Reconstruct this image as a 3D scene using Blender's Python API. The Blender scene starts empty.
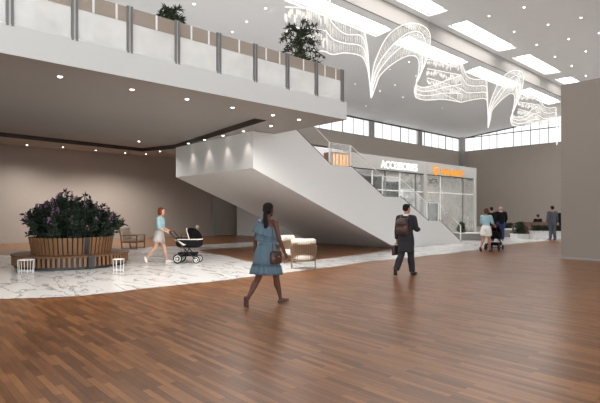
import bpy, bmesh, math, random
from mathutils import Vector, Matrix, noise
PI = math.pi
SC = bpy.context.scene
COL = SC.collection
random.seed(7)

# ------------------------------------------------------------------ camera
H_CAM, FOC = 1.55, 470.0
YAW = math.radians(47.9)
FX, FY = -math.sin(YAW), math.cos(YAW)
RX, RY = math.cos(YAW), math.sin(YAW)
cam = bpy.data.objects.new('camera', bpy.data.cameras.new('camera'))
COL.objects.link(cam)
cam.location = (0, 0, H_CAM)
cam.rotation_euler = (PI / 2, 0, YAW)
cam.data.sensor_width = 36
cam.data.lens = FOC / 600 * 36
cam.data.shift_y = 10.5 / 600
cam.data.clip_end = 300
SC.camera = cam

def ray(px, py):
    a = (px - 300) / FOC
    return Vector((FX + RX * a, FY + RY * a, (212 - py) / FOC))
def onz(px, py, z=0.0):
    d = ray(px, py); t = (z - H_CAM) / d.z
    return Vector((d.x * t, d.y * t, z))
def onX(px, py, X):
    d = ray(px, py); t = X / d.x
    return Vector((X, d.y * t, H_CAM + d.z * t))
def onY(px, py, Y):
    d = ray(px, py); t = Y / d.y
    return Vector((d.x * t, Y, H_CAM + d.z * t))
def onplane(px, py, z0, x0, s):      # plane z = z0 + s (x - x0)
    d = ray(px, py)
    t = (z0 - s * x0 - H_CAM) / (d.z - s * d.x)
    return Vector((d.x * t, d.y * t, H_CAM + d.z * t))

# ------------------------------------------------------------------ materials
def nodes(name):
    m = bpy.data.materials.new(name); m.use_nodes = True
    nt = m.node_tree
    return m, nt, nt.nodes['Principled BSDF'], nt.nodes['Material Output']
def lin(c):
    return tuple(((v / 255) / 12.92 if v / 255 <= .04045 else ((v / 255 + .055) / 1.055) ** 2.4) for v in c)
def pm(name, rgb, rough=.5, metal=0, var=0.0, scale=8, spec=.5, coat=0, bump=0):
    m, nt, b, o = nodes(name)
    c = (*lin(rgb), 1)
    b.inputs['Base Color'].default_value = c
    b.inputs['Roughness'].default_value = rough
    b.inputs['Metallic'].default_value = metal
    b.inputs['Specular IOR Level'].default_value = spec
    b.inputs['Coat Weight'].default_value = coat
    if var or bump:
        tc = nt.nodes.new('ShaderNodeTexCoord'); nz = nt.nodes.new('ShaderNodeTexNoise')
        nz.inputs['Scale'].default_value = scale; nz.inputs['Detail'].default_value = 4
        nt.links.new(tc.outputs['Object'], nz.inputs['Vector'])
        if var:
            r = nt.nodes.new('ShaderNodeMixRGB')
            r.inputs[1].default_value = (*[v * (1 - var) for v in c[:3]], 1)
            r.inputs[2].default_value = (*[min(1, v * (1 + var)) for v in c[:3]], 1)
            nt.links.new(nz.outputs['Fac'], r.inputs[0]); nt.links.new(r.outputs[0], b.inputs['Base Color'])
        if bump:
            bp = nt.nodes.new('ShaderNodeBump'); bp.inputs['Strength'].default_value = bump
            bp.inputs['Distance'].default_value = .01
            nt.links.new(nz.outputs['Fac'], bp.inputs['Height']); nt.links.new(bp.outputs[0], b.inputs['Normal'])
    return m
def em(name, rgb, s):
    m, nt, b, o = nodes(name)
    e = nt.nodes.new('ShaderNodeEmission')
    e.inputs[0].default_value = (*rgb, 1); e.inputs[1].default_value = s
    nt.links.new(e.outputs[0], o.inputs[0])
    return m
def glassy(name, rgb, body, rough=.05, trans=(1, 1, 1), gloss=.08, var=0, scale=1.5):
    """pane: share `body` of milky film, the rest clear, thin reflection on top"""
    m, nt, b, o = nodes(name)
    d = nt.nodes.new('ShaderNodeBsdfDiffuse'); d.inputs[0].default_value = (*lin(rgb), 1)
    tl = nt.nodes.new('ShaderNodeBsdfTranslucent'); tl.inputs[0].default_value = (*lin(rgb), 1)
    a = nt.nodes.new('ShaderNodeMixShader'); a.inputs[0].default_value = .35
    t = nt.nodes.new('ShaderNodeBsdfTransparent'); t.inputs[0].default_value = (*trans, 1)
    mx = nt.nodes.new('ShaderNodeMixShader'); mx.inputs[0].default_value = body
    g = nt.nodes.new('ShaderNodeBsdfGlossy'); g.inputs['Roughness'].default_value = rough
    m2 = nt.nodes.new('ShaderNodeMixShader'); m2.inputs[0].default_value = gloss
    L = nt.links.new
    L(d.outputs[0], a.inputs[1]); L(tl.outputs[0], a.inputs[2])
    L(t.outputs[0], mx.inputs[1]); L(a.outputs[0], mx.inputs[2])
    L(mx.outputs[0], m2.inputs[1]); L(g.outputs[0], m2.inputs[2]); L(m2.outputs[0], o.inputs[0])
    if var:
        tc = nt.nodes.new('ShaderNodeTexCoord'); nz = nt.nodes.new('ShaderNodeTexNoise')
        nz.inputs['Scale'].default_value = scale; nz.inputs['Detail'].default_value = 3
        mr = nt.nodes.new('ShaderNodeMapRange')
        mr.inputs['To Min'].default_value = body - var; mr.inputs['To Max'].default_value = min(1, body + var)
        mr.inputs['From Min'].default_value = .3; mr.inputs['From Max'].default_value = .7
        L(tc.outputs['Object'], nz.inputs['Vector']); L(nz.outputs['Fac'], mr.inputs['Value']); L(mr.outputs[0], mx.inputs[0])
    return m

def wood_floor():
    m, nt, b, o = nodes('wood_planks')
    L = nt.links.new
    tc = nt.nodes.new('ShaderNodeTexCoord')
    br = nt.nodes.new('ShaderNodeTexBrick')
    br.offset = .37; br.offset_frequency = 2; br.squash = 1
    br.inputs['Scale'].default_value = 1
    br.inputs['Brick Width'].default_value = .62; br.inputs['Row Height'].default_value = .066
    br.inputs['Mortar Size'].default_value = .0012; br.inputs['Mortar Smooth'].default_value = .2
    br.inputs['Bias'].default_value = 0
    br.inputs['Color1'].default_value = (0, 0, 0, 1); br.inputs['Color2'].default_value = (1, 1, 1, 1)
    br.inputs['Mortar'].default_value = (.1, .1, .1, 1)
    L(tc.outputs['Object'], br.inputs['Vector'])
    cr = nt.nodes.new('ShaderNodeValToRGB')
    e = cr.color_ramp.elements
    e[0].position = 0; e[0].color = (*lin((104, 67, 40)), 1)
    e[1].position = 1; e[1].color = (*lin((154, 105, 64)), 1)
    x = e.new(.45); x.color = (*lin((126, 83, 51)), 1)
    L(br.outputs['Color'], cr.inputs['Fac'])
    mp = nt.nodes.new('ShaderNodeMapping'); mp.inputs['Scale'].default_value = (.9, 16, 1)
    L(tc.outputs['Object'], mp.inputs['Vector'])
    nz = nt.nodes.new('ShaderNodeTexNoise'); nz.inputs['Scale'].default_value = 2.2; nz.inputs['Detail'].default_value = 5
    L(mp.outputs[0], nz.inputs['Vector'])
    mr = nt.nodes.new('ShaderNodeMapRange'); mr.inputs['From Min'].default_value = .3; mr.inputs['From Max'].default_value = .7
    mr.inputs['To Min'].default_value = .85; mr.inputs['To Max'].default_value = 1.1
    L(nz.outputs['Fac'], mr.inputs['Value'])
    mu = nt.nodes.new('ShaderNodeMixRGB'); mu.blend_type = 'MULTIPLY'; mu.inputs[0].default_value = 1
    L(cr.outputs[0], mu.inputs[1]); L(mr.outputs[0], mu.inputs[2])
    mo = nt.nodes.new('ShaderNodeMixRGB'); mo.inputs[2].default_value = (*lin((48, 28, 18)), 1)
    L(br.outputs['Fac'], mo.inputs[0]); L(mu.outputs[0], mo.inputs[1])
    L(mo.outputs[0], b.inputs['Base Color'])
    n2 = nt.nodes.new('ShaderNodeTexNoise'); n2.inputs['Scale'].default_value = .8; n2.inputs['Detail'].default_value = 3
    L(tc.outputs['Object'], n2.inputs['Vector'])
    r2 = nt.nodes.new('ShaderNodeMapRange'); r2.inputs['To Min'].default_value = .282; r2.inputs['To Max'].default_value = .33
    L(n2.outputs['Fac'], r2.inputs['Value']); L(r2.outputs[0], b.inputs['Roughness'])
    b.inputs['Specular IOR Level'].default_value = .5
    return m
def marble():
    m, nt, b, o = nodes('marble')
    L = nt.links.new
    tc = nt.nodes.new('ShaderNodeTexCoord')
    mp = nt.nodes.new('ShaderNodeMapping'); mp.inputs['Rotation'].default_value = (0, 0, .35); mp.inputs['Scale'].default_value = (.55, 1.5, 1)
    L(tc.outputs['Object'], mp.inputs['Vector'])
    nz = nt.nodes.new('ShaderNodeTexNoise'); nz.inputs['Scale'].default_value = 1.1; nz.inputs['Detail'].default_value = 7; nz.inputs['Distortion'].default_value = 1.1
    L(mp.outputs[0], nz.inputs['Vector'])
    s = nt.nodes.new('ShaderNodeMath'); s.operation = 'SUBTRACT'; s.inputs[1].default_value = .5
    a = nt.nodes.new('ShaderNodeMath'); a.operation = 'ABSOLUTE'
    L(nz.outputs['Fac'], s.inputs[0]); L(s.outputs[0], a.inputs[0])
    cr = nt.nodes.new('ShaderNodeValToRGB'); e = cr.color_ramp.elements
    e[0].position = 0; e[0].color = (*lin((158, 154, 150)), 1)
    e[1].position = .03; e[1].color = (*lin((238, 236, 233)), 1)
    x = e.new(.012); x.color = (*lin((212, 209, 206)), 1)
    L(a.outputs[0], cr.inputs['Fac'])
    L(cr.outputs[0], b.inputs['Base Color'])
    b.inputs['Roughness'].default_value = .16
    return m

M = {}
M['floor'] = wood_floor(); M['marble'] = marble()
M['wall'] = pm('taupe_plaster', (160, 149, 139), .75, var=.03, scale=.7)
M['wall2'] = pm('deep_taupe_plaster', (138, 128, 118), .75, var=.03, scale=.7)
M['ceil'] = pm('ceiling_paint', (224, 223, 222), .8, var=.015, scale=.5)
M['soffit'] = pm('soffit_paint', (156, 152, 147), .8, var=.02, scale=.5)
M['white'] = pm('white_plaster', (222, 220, 217), .6, var=.01, scale=.6)
M['coffer_brown'] = pm('dark_brown', (62, 54, 48), .5)
M['beam'] = pm('beam_paint', (150, 145, 140), .8)
M['grey'] = pm('grey_metal', (120, 118, 116), .4, .4)
M['dgrey'] = pm('dark_metal', (58, 57, 57), .4, .5)
M['black'] = pm('black_metal', (24, 24, 25), .45, .2)
M['chrome'] = pm('brushed_metal', (190, 188, 185), .3, .8)
M['whitem'] = pm('white_metal', (228, 226, 222), .4)
M['frost'] = glassy('frosted_film_glass', (240, 239, 236), .54, gloss=.04, var=.12, scale=.9)
M['refl_band'] = glassy('reflection_band_glass', (176, 162, 148), .72, gloss=.05)  # beige tone holds a reflection painted into the upper glass
M['clear'] = glassy('clear_glass', (225, 230, 228), .012, gloss=.018)
M['edge'] = pm('fascia_white', (206, 205, 202), .6, var=.01, scale=.6)
M['fascia'] = pm('fascia_grey', (176, 172, 167), .6)
M['shopglass'] = glassy('shop_glass', (184, 187, 182), .30, gloss=.10, rough=.04, var=.2, scale=1.4)  # milky share stands in for reflections on the shop panes
M['shopclear'] = glassy('shop_clear_glass', (184, 187, 182), .05, gloss=.05, rough=.04)
M['stairfrost'] = glassy('stair_frosted_glass', (232, 230, 226), .34, gloss=.05)
M['sky_pane'] = em('skylight_glow', (1, .99, .98), 11.0)
M['cler_pane'] = em('clerestory_daylight', (.97, .985, 1), 1.3)
M['lamp'] = em('lamp_glow', (1, .95, .88), 9)
M['led'] = em('led_strand_glow', (1, .97, .92), 1.25)
M['sign_w'] = em('white_sign_glow', (1, .95, .92), 1.6)
M['sign_o'] = em('orange_sign_glow', (1, .42, .07), 1.0)
M['amber'] = em('amber_reflection_glow', (1, .52, .18), 2.2)  # glow of the orange reflection in the landing glass
M['wood'] = pm('oak_slats', (124, 88, 58), .5, var=.25, scale=6)
M['wood2'] = pm('dark_oak', (104, 72, 48), .5, var=.2, scale=6)
M['benchwood'] = pm('walnut_panel', (96, 66, 50), .55, var=.15, scale=4)
M['leaf'] = pm('leaf_green', (38, 50, 38), .6, spec=.25, var=.45, scale=9)
M['leaf2'] = pm('leaf_dark_green', (46, 58, 40), .6, spec=.25, var=.4, scale=9)
M['flower'] = pm('mauve_flower', (138, 98, 126), .6, var=.3, scale=12)
M['stem'] = pm('green_stem', (46, 46, 34), .7)
M['soil'] = pm('soil', (40, 32, 26), .9)
M['cream'] = pm('cream_fabric', (226, 216, 202), .85, var=.05, scale=20, bump=.2)
M['beige'] = pm('beige_fabric', (176, 158, 138), .85, var=.08, scale=20)
M['rattan'] = pm('rattan_cane', (140, 112, 88), .6, var=.2, scale=20)
M['stone'] = pm('grey_stone', (128, 124, 120), .6, var=.2, scale=5)
M['skin_d'] = pm('skin_deep', (86, 55, 44), .6, spec=.3, var=.05, scale=6)
M['skin_m'] = pm('skin_tan', (168, 118, 94), .5, var=.05, scale=6)
M['skin_l'] = pm('skin_light', (206, 158, 134), .5, var=.05, scale=6)
M['hair_k'] = pm('hair_black', (26, 20, 19), .75, spec=.15, var=.3, scale=30, bump=.4)
M['hair_r'] = pm('hair_auburn', (124, 62, 40), .75, spec=.15, var=.3, scale=30, bump=.4)
M['hair_b'] = pm('hair_brown', (92, 56, 42), .75, spec=.15, var=.3, scale=30, bump=.4)
M['hair_g'] = pm('hair_grey', (120, 96, 86), .5, var=.2, scale=30)
M['denim'] = pm('blue_chambray', (114, 138, 152), .85, var=.14, scale=14, bump=.3)
M['skyshirt'] = pm('pale_blue_cotton', (150, 184, 190), .85, var=.05, scale=14)
M['wcloth'] = pm('white_cotton', (226, 222, 216), .85, var=.04, scale=14)
M['charcoal'] = pm('charcoal_wool', (46, 45, 48), .9, spec=.15, var=.12, scale=14)
M['gsuit'] = pm('grey_wool', (84, 87, 96), .85, var=.1, scale=14)
M['navy'] = pm('navy_cloth', (44, 50, 92), .85, var=.1, scale=14)
M['blackcloth'] = pm('black_cloth', (26, 25, 28), .9, spec=.12, var=.15, scale=14)
M['leather'] = pm('brown_leather', (74, 43, 35), .45, var=.15, scale=10)
M['dleather'] = pm('dark_brown_leather', (58, 36, 30), .45, var=.15, scale=10)
M['shoe_w'] = pm('white_shoe', (226, 222, 216), .6)
M['shoe_b'] = pm('dark_shoe', (48, 32, 28), .4)
M['eye'] = pm('eye_dark', (25, 18, 15), .3)
M['lip'] = pm('lip', (140, 72, 66), .5)

# ------------------------------------------------------------------ objects
def empty(name, loc=(0, 0, 0), rz=0, label=None, cat=None, group=None):
    o = bpy.data.objects.new(name, None); COL.objects.link(o)
    o.location = loc; o.rotation_euler = (0, 0, rz); o.empty_display_size = .2
    tag(o, label, cat, group)
    return o
def tag(o, label=None, cat=None, group=None, kind=None):
    if label: o['label'] = label
    if cat: o['category'] = cat
    if group: o['group'] = group
    if kind: o['kind'] = kind
    return o

class MB:
    def __init__(s): s.bm = bmesh.new(); s.mi = 0
    def face(s, vs):
        try:
            f = s.bm.faces.new(vs); f.material_index = s.mi; return f
        except ValueError: return None
    def poly(s, pts):
        return s.face([s.bm.verts.new(p) for p in pts])
    def box(s, lo, hi):
        lo, hi = Vector(lo), Vector(hi)
        for i in range(3):
            if lo[i] > hi[i]: lo[i], hi[i] = hi[i], lo[i]
        v = [s.bm.verts.new((lo.x if i & 1 == 0 else hi.x, lo.y if i & 2 == 0 else hi.y, lo.z if i & 4 == 0 else hi.z)) for i in range(8)]
        for q in ((0, 2, 3, 1), (4, 5, 7, 6), (0, 1, 5, 4), (2, 6, 7, 3), (0, 4, 6, 2), (1, 3, 7, 5)):
            s.face([v[i] for i in q])
        return s
    def prism(s, pts, off):          # closed polygon extruded by off
        off = Vector(off)
        a = [s.bm.verts.new(p) for p in pts]; b = [s.bm.verts.new(Vector(p) + off) for p in pts]
        n = len(a)
        s.face(a[::-1]); s.face(b)
        for i in range(n): s.face([a[i], a[(i + 1) % n], b[(i + 1) % n], b[i]])
        return s
    def loft(s, rings, cap=True, closed=True):
        R = [[s.bm.verts.new(p) for p in r] for r in rings]
        n = len(R[0])
        for a, b in zip(R, R[1:]):
            for i in range(n if closed else n - 1):
                s.face([a[i], a[(i + 1) % n], b[(i + 1) % n], b[i]])
        if cap: s.face(R[0][::-1]); s.face(R[-1])
        return s
    def tube(s, pts, rad, n=8, cap=True, up=None):
        pts = [Vector(p) for p in pts]
        if not hasattr(rad, '__len__'): rad = [rad] * len(pts)
        rings = []; prev = None
        for i, p in enumerate(pts):
            d = (pts[min(i + 1, len(pts) - 1)] - pts[max(i - 1, 0)])
            if d.length < 1e-9: d = Vector((0, 0, 1))
            d.normalize()
            if prev is None:
                u = Vector(up) if up else (Vector((1, 0, 0)) if abs(d.x) < .8 else Vector((0, 1, 0)))
            else: u = prev
            u = (u - d * u.dot(d))
            if u.length < 1e-6: u = d.orthogonal()
            u.normalize(); prev = u; w = d.cross(u)
            r = rad[i]
            ru, rw = (r if hasattr(r, '__len__') else (r, r))
            rings.append([p + u * (ru * math.cos(2 * PI * k / n)) + w * (rw * math.sin(2 * PI * k / n)) for k in range(n)])
        return s.loft(rings, cap)
    def bar(s, a, b, r, n=8): return s.tube([a, b], r, n)
    def capsule(s, pts, rad, n=10):   # tube with rounded ends
        pts = [Vector(p) for p in pts]
        if not hasattr(rad, '__len__'): rad = [rad] * len(pts)
        d0 = (pts[0] - pts[1]).normalized(); d1 = (pts[-1] - pts[-2]).normalized()
        P = [pts[0] + d0 * rad[0] * .95, pts[0] + d0 * rad[0] * .6] + pts + [pts[-1] + d1 * rad[-1] * .6, pts[-1] + d1 * rad[-1] * .95]
        Rr = [rad[0] * .3, rad[0] * .8] + list(rad) + [rad[-1] * .8, rad[-1] * .3]
        return s.tube(P, Rr, n)
    def ell(s, c, r, n=12, m=8, mat=None):
        c = Vector(c); rings = []
        for j in range(m + 1):
            th = PI * (j + .0) / m; th = min(max(th, .06), PI - .06)
            ring = []
            for k in range(n):
                v = Vector((r[0] * math.sin(th) * math.cos(2 * PI * k / n), r[1] * math.sin(th) * math.sin(2 * PI * k / n), -r[2] * math.cos(th)))
                if mat: v = mat @ v
                ring.append(c + v)
            rings.append(ring)
        return s.loft(rings)
    def lathe(s, c, prof, n=24, cap=True):
        c = Vector(c)
        return s.loft([[c + Vector((r * math.cos(2 * PI * k / n), r * math.sin(2 * PI * k / n), z)) for k in range(n)] for r, z in prof], cap)
    def build(s, name, mat, parent=None, world=True, smooth=False, remesh=None, sub=0, bevel=0, iters=0):
        bm = s.bm
        bmesh.ops.recalc_face_normals(bm, faces=bm.faces)
        if parent is not None and world:
            inv = (Matrix.Translation(parent.location) @ Matrix.Rotation(parent.rotation_euler.z, 4, 'Z')).inverted()
            if parent.parent is not None:
                p = parent
                full = Matrix.Identity(4)
                chain = []
                while p is not None: chain.append(p); p = p.parent
                for q in reversed(chain):
                    full = full @ Matrix.Translation(q.location) @ Matrix.Rotation(q.rotation_euler.z, 4, 'Z')
                inv = full.inverted()
            bm.transform(inv)
        me = bpy.data.meshes.new(name); bm.to_mesh(me); bm.free()
        if bevel or remesh or sub:
            t = bpy.data.objects.new('tmp', me); COL.objects.link(t)
            if bevel:
                md = t.modifiers.new('b', 'BEVEL'); md.width = bevel; md.segments = 3; md.limit_method = 'ANGLE'
            if remesh:
                md = t.modifiers.new('r', 'REMESH'); md.mode = 'VOXEL'; md.voxel_size = remesh; md.use_smooth_shade = True
                md = t.modifiers.new('s', 'SMOOTH'); md.factor = .5; md.iterations = iters or 4
            if sub:
                md = t.modifiers.new('u', 'SUBSURF'); md.levels = sub; md.render_levels = sub
            dg = bpy.context.evaluated_depsgraph_get(); dg.update()
            m2 = bpy.data.meshes.new_from_object(t.evaluated_get(dg))
            bpy.data.objects.remove(t); bpy.data.meshes.remove(me); me = m2; me.name = name
        if smooth or remesh or sub:
            for p in me.polygons: p.use_smooth = True
        mats = mat if isinstance(mat, (list, tuple)) else [mat]
        for q in mats: me.materials.append(q)
        o = bpy.data.objects.new(name, me); COL.objects.link(o)
        if parent is not None: o.parent = parent
        return o
def struct(name, mb, mat, **k):
    o = mb.build(name, mat, **k); o['kind'] = 'structure'; return o
def copy_tree(o, parent=None):
    c = o.copy(); COL.objects.link(c)
    if parent is not None: c.parent = parent
    for ch in list(o.children): copy_tree(ch, c)
    return c
ORD = ['first', 'second', 'third', 'fourth', 'fifth', 'sixth', 'seventh', 'eighth', 'ninth', 'tenth', 'eleventh', 'twelfth', 'thirteenth', 'fourteenth', 'fifteenth']
def nth(i, n, side='left'):
    if i == 0: return 'leftmost'
    if i == n - 1: return 'rightmost'
    return ORD[i] + ' from left'
# ================================================================== the setting
XB = -27.0          # back wall
YE = 48.8           # end wall
XF = -8.86          # mezzanine edge
XS = -12.05         # near face of the stair
XS2 = -17.2         # far side of the stair
Z4 = 4.12           # soffit
ZD = 4.40           # mezzanine deck
YM = 9.76           # mezzanine end
CY0 = 8.88          # stair box end

mb = MB(); mb.poly([(-40, -14, 0), (16, -14, 0), (16, 60, 0), (-40, 60, 0)])
struct('floor', mb, M['floor'])

# marble path let into the planks (outline read on the ground)
near = [(-60, 300), (0, 299), (40, 298), (80, 296), (120, 292), (140, 289), (180, 285), (220, 281), (260, 275.7), (317, 269), (340, 266), (375, 260.5),
        (395, 259), (414, 257.3), (430, 255.5), (450, 253.5), (470, 251), (507, 244.7), (549, 240.3), (580, 238.5)]
P = [onz(*p) for p in near]
P += [Vector((-2, 38, 0)), Vector((-2, 48.7, 0)), Vector((-26.9, 48.7, 0)), Vector((-26.9, 27, 0))]
far = [(300, 238.6), (257, 241.8), (240, 242.6), (198, 245.2), (150, 247.4), (60, 252.5), (0, 255.6), (-60, 258.5)]
P += [onz(*p) for p in far]
mb = MB(); mb.poly([Vector((p.x, p.y, .004)) for p in P])
bmesh.ops.triangulate(mb.bm, faces=mb.bm.faces)
struct('floor_marble_path', mb, M['marble'])
# plank island under the stair
isl = [(203, 251.5), (211, 253.6), (228, 256.2), (240, 259.5), (250, 261.6), (262, 262.4), (291, 261.5), (315, 260), (345, 256.5), (366, 254), (397, 249.2), (388, 244),
       (360, 242.4), (330, 242.2), (300, 243), (257, 246.6), (240, 247.6), (198, 250)]
mb = MB(); mb.poly([Vector((*onz(*p).xy, .008)) for p in isl])
bmesh.ops.triangulate(mb.bm, faces=mb.bm.faces)
struct('floor_plank_island', mb, M['floor'])

# walls
zb = onX(461, 152.3, XB).z          # clerestory sill on the back wall
zt = onX(461, 138.5, XB).z          # ceiling at the back wall
mb = MB(); mb.box((XB - .3, -14, 0), (XB, YE, zb)); struct('wall_back', mb, M['wall'])
mb = MB(); mb.box((XB, YE, 0), (6, YE + .3, zb)); struct('wall_end', mb, M['wall'])
mb = MB(); mb.box((XB, -14, 0), (XF - 1.5, -13.7, 4.94)); struct('wall_light_stop', mb, M['wall'])  # unseen wall added to stop world light flooding under the soffit
# tall shop block on the right, free of the ceiling
xr, yr = -5.79, 16.96
mb = MB(); mb.box((xr, yr, 0), (9, yr + 6, 5.78)); struct('wall_right', mb, M['wall2'])
mb = MB(); mb.box((xr - .006, yr - .012, 0), (9, yr, .07)); struct('baseboard_right', mb, M['beam'])
# pilaster in the back wall seen under the stair, and the corner post
p = onX(213.5, 230, XB)
mb = MB(); mb.box((XB, p.y - .16, 0), (XB + .12, p.y + .16, Z4 + .6)); struct('trim_1', mb, M['beam'])
mb = MB(); mb.box((XB, YE - .5, 0), (XB + .5, YE, zt + .02)); struct('trim_2', mb, M['beam'])

# ceiling: two planes meeting at a downstand
sl = .092
def zl(x): return zt + sl * (x - XB)
xe = onplane(440, 42.7, zt, XB, sl).x
d = ray(440, 27.8); t = xe / d.x
zr0 = H_CAM + d.z * t
def zr(x): return zr0 - .055 * (x - xe)
g = onplane(376, 36.7, zt, XB, sl); xs0 = g.x
g = onplane(391, 29, zt, XB, sl); xs1 = g.x
def plane_with_holes(xa, xb, holes, ya, yb, zf, up=.25):
    """sloping ceiling slab along x, with rectangular openings [x0,x1]x[y0,y1]"""
    mb = MB()
    xs = sorted({xa, xb} | {h[0] for h in holes} | {h[1] for h in holes})
    ys = sorted({ya, yb} | {h[2] for h in holes} | {h[3] for h in holes})
    for i in range(len(xs) - 1):
        for j in range(len(ys) - 1):
            cx, cy = (xs[i] + xs[i + 1]) / 2, (ys[j] + ys[j + 1]) / 2
            if any(h[0] < cx < h[1] and h[2] < cy < h[3] for h in holes): continue
            q = [(xs[i], ys[j]), (xs[i + 1], ys[j]), (xs[i + 1], ys[j + 1]), (xs[i], ys[j + 1])]
            mb.poly([(x, y, zf(x)) for x, y in q])
    for h in holes:                                   # reveals
        c = [(h[0], h[2]), (h[1], h[2]), (h[1], h[3]), (h[0], h[3])]
        for k in range(4):
            a, b = c[k], c[(k + 1) % 4]
            mb.poly([(a[0], a[1], zf(a[0])), (b[0], b[1], zf(b[0])), (b[0], b[1], zf(b[0]) + up), (a[0], a[1], zf(a[0]) + up)])
    bmesh.ops.remove_doubles(mb.bm, verts=mb.bm.verts, dist=1e-4)
    return mb
def yonR(px, py): return onplane(px, py, zr0, xe, -.055)
rA, rB = yonR(448, 26), yonR(467, 21)
rx0, rx1 = rA.x, rB.x
ry = [(yonR(448, 26).y, yonR(497.7, 51.7).y)]
L0 = ry[0][1] - ry[0][0]
def yR(px, X):          # y where column px crosses plane X
    return onX(px, 100, X).y
ry.append((yR(512, rx0), yR(545, rx0)))
ry.append((yR(555, rx0), yR(566.5, rx0)))
st = ry[1][0] - ry[0][0]
ry.insert(0, (ry[0][0] - st, ry[0][0] - st + L0))
ry.insert(0, (ry[0][0] - st, ry[0][0] - st + L0))
ry.insert(0, (ry[0][0] - st, ry[0][0] - st + L0))  # the two nearest skylights lie unseen, kept for their light
holesR = [(rx0, rx1, a, b) for a, b in ry]
ly1 = onplane(376, 36.7, zt, XB, sl).y
ly = []
for k in range(-2, 5):
    e1 = ly1 + k * st * .98
    if e1 < YE - 2: ly.append((e1 - st * .80, e1))  # first one lies out of view, kept for its light
holesL = [(xs0, xs1, a, b) for a, b in ly]
struct('ceiling', plane_with_holes(XB, xe, holesL, -14, YE, zl), M['ceil'])
struct('ceiling_right', plane_with_holes(xe, 16, holesR, -14, YE, zr), M['ceil'])
mb = MB(); mb.box((xe - .02, -14, zl(xe) - .03), (xe + .06, YE, zr0 + .02)); struct('ceiling_beam', mb, M['beam'])

def skylight(h, zf, label, group):
    c = ((h[0] + h[1]) / 2, (h[2] + h[3]) / 2)
    o = empty('skylight', (c[0], c[1], zf(c[0])), 0, label, 'skylight', group)
    f = MB(); w = .09
    s = (zf(h[1]) - zf(h[0])) / (h[1] - h[0])
    def q(x0, x1, y0, y1, d0, d1):
        f.prism([(x0, y0, zf(x0) + d0), (x1, y0, zf(x1) + d0), (x1, y1, zf(x1) + d0), (x0, y1, zf(x0) + d0)], (0, 0, d1 - d0))
    q(h[0], h[0] + w, h[2], h[3], .1, .2); q(h[1] - w, h[1], h[2], h[3], .1, .2)
    q(h[0] + w, h[1] - w, h[2], h[2] + w, .1, .2); q(h[0] + w, h[1] - w, h[3] - w, h[3], .1, .2)
    f.build('frame', M['whitem'], o)
    g = MB(); e = 1e-3
    g.prism([(h[0] + e, h[2] + e, zf(h[0] + e) + .2), (h[1] - e, h[2] + e, zf(h[1] - e) + .2), (h[1] - e, h[3] - e, zf(h[1] - e) + .2), (h[0] + e, h[3] - e, zf(h[0] + e) + .2)], (0, 0, .03))
    g.build('pane', M['sky_pane'], o)
    return o
for i, h in enumerate(holesR):
    n = len(holesR)
    k = ['very first of the row, out of view nearest the camera', 'second nearest the camera, out of view', 'cut by the top edge of the view', 'long one right of the crystal arc', 'next after the long one', 'smallest and farthest, just above the taupe block'][i]
    skylight(h, zr, 'white skylight in the right ceiling row, ' + k, 'skylights right of the ceiling beam')
for i, h in enumerate(holesL):
    skylight(h, zl, 'white skylight behind the crystal chandelier, %s in its row' % ('out of view nearest the camera' if i == 0 else ORD[i] + ' from the camera'), 'skylights left of the ceiling beam')

# clerestory windows
def mullions(o, pts, r, depth, axis):
    pass
w1 = MB(); w1.box((XB - .2, 0, zb), (XB - .16, YE, zt + .1))
win1 = struct('window_1', w1, M['cler_pane'])
y = 0.8; k = 0
while y < YE - .4:
    m = MB(); m.box((XB - .15, y - .03, zb), (XB - .07, y + .03, zt + .05)); m.build('mullion', M['whitem'] if k % 3 else M['grey'], win1)
    y += 1.36; k += 1
yc = onX(372, 125, XB).y
for k in range(-3, 3):
    yy = yc + k * (yc - 27.5) * .0 + k * 7.6
    if 2 < yy < YE - 1:
        m = MB(); m.box((XB - .12, yy - .34, zb), (XB + .02, yy + .34, zt + .04)); m.build('pier', M['beam'], win1)
m = MB(); m.box((XB - .14, 0, zb - .02), (XB + .03, YE, zb + .06)); m.build('sill', M['beam'], win1)
m = MB(); m.box((XB - .14, 0, zt - .10), (XB + .03, YE, zt + .03)); m.build('head_rail', M['dgrey'], win1)
w2 = MB(); w2.prism([(XB, YE + .16, zb), (xe, YE + .16, zb), (xe, YE + .16, zl(xe) + .1), (XB, YE + .16, zt + .1)], (0, .04, 0))
w2.prism([(xe + .01, YE + .16, zb), (4, YE + .16, zb), (4, YE + .16, zr(4) + .1), (xe + .01, YE + .16, zr0 + .1)], (0, .04, 0))
win2 = struct('window_2', w2, M['cler_pane'])
x = XB + 1.45; k = 0
while x < 0:
    m = MB(); m.box((x - .025, YE + .06, zb), (x + .025, YE + .14, min(zl(x), zl(xe)) + .02)); m.build('mullion', M['grey'] if k % 2 else M['whitem'], win2)
    x += .86 ; k += 1
m = MB(); m.box((XB, YE + .05, zt - .05), (2, YE + .14, zt + .03)); m.build('transom', M['dgrey'], win2)
m = MB(); m.box((XB, YE - .02, zb - .02), (2, YE + .14, zb + .06)); m.build('sill', M['beam'], win2)
m = MB(); m.prism([(XB, YE - .03, zt - .10), (-19.5, YE - .03, zl(-19.5) - .1), (-19.5, YE - .03, zl(-19.5) + .02), (XB, YE - .03, zt + .02)], (0, .1, 0)); m.build('head_rail', M['dgrey'], win2)

# ------------------------------------------------------------------ mezzanine
XK = -17.5; sk = .079
def zs(x): return Z4 if x >= XK else Z4 + sk * (XK - x)
def onsoff(px, py):
    p = onz(px, py, Z4)
    return p if p.x >= XK else onplane(px, py, Z4, XK, -sk)
C1 = onsoff(267, 120.5); C2 = onsoff(142.5, 151.5); B0 = onsoff(0, 136.5)
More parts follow.
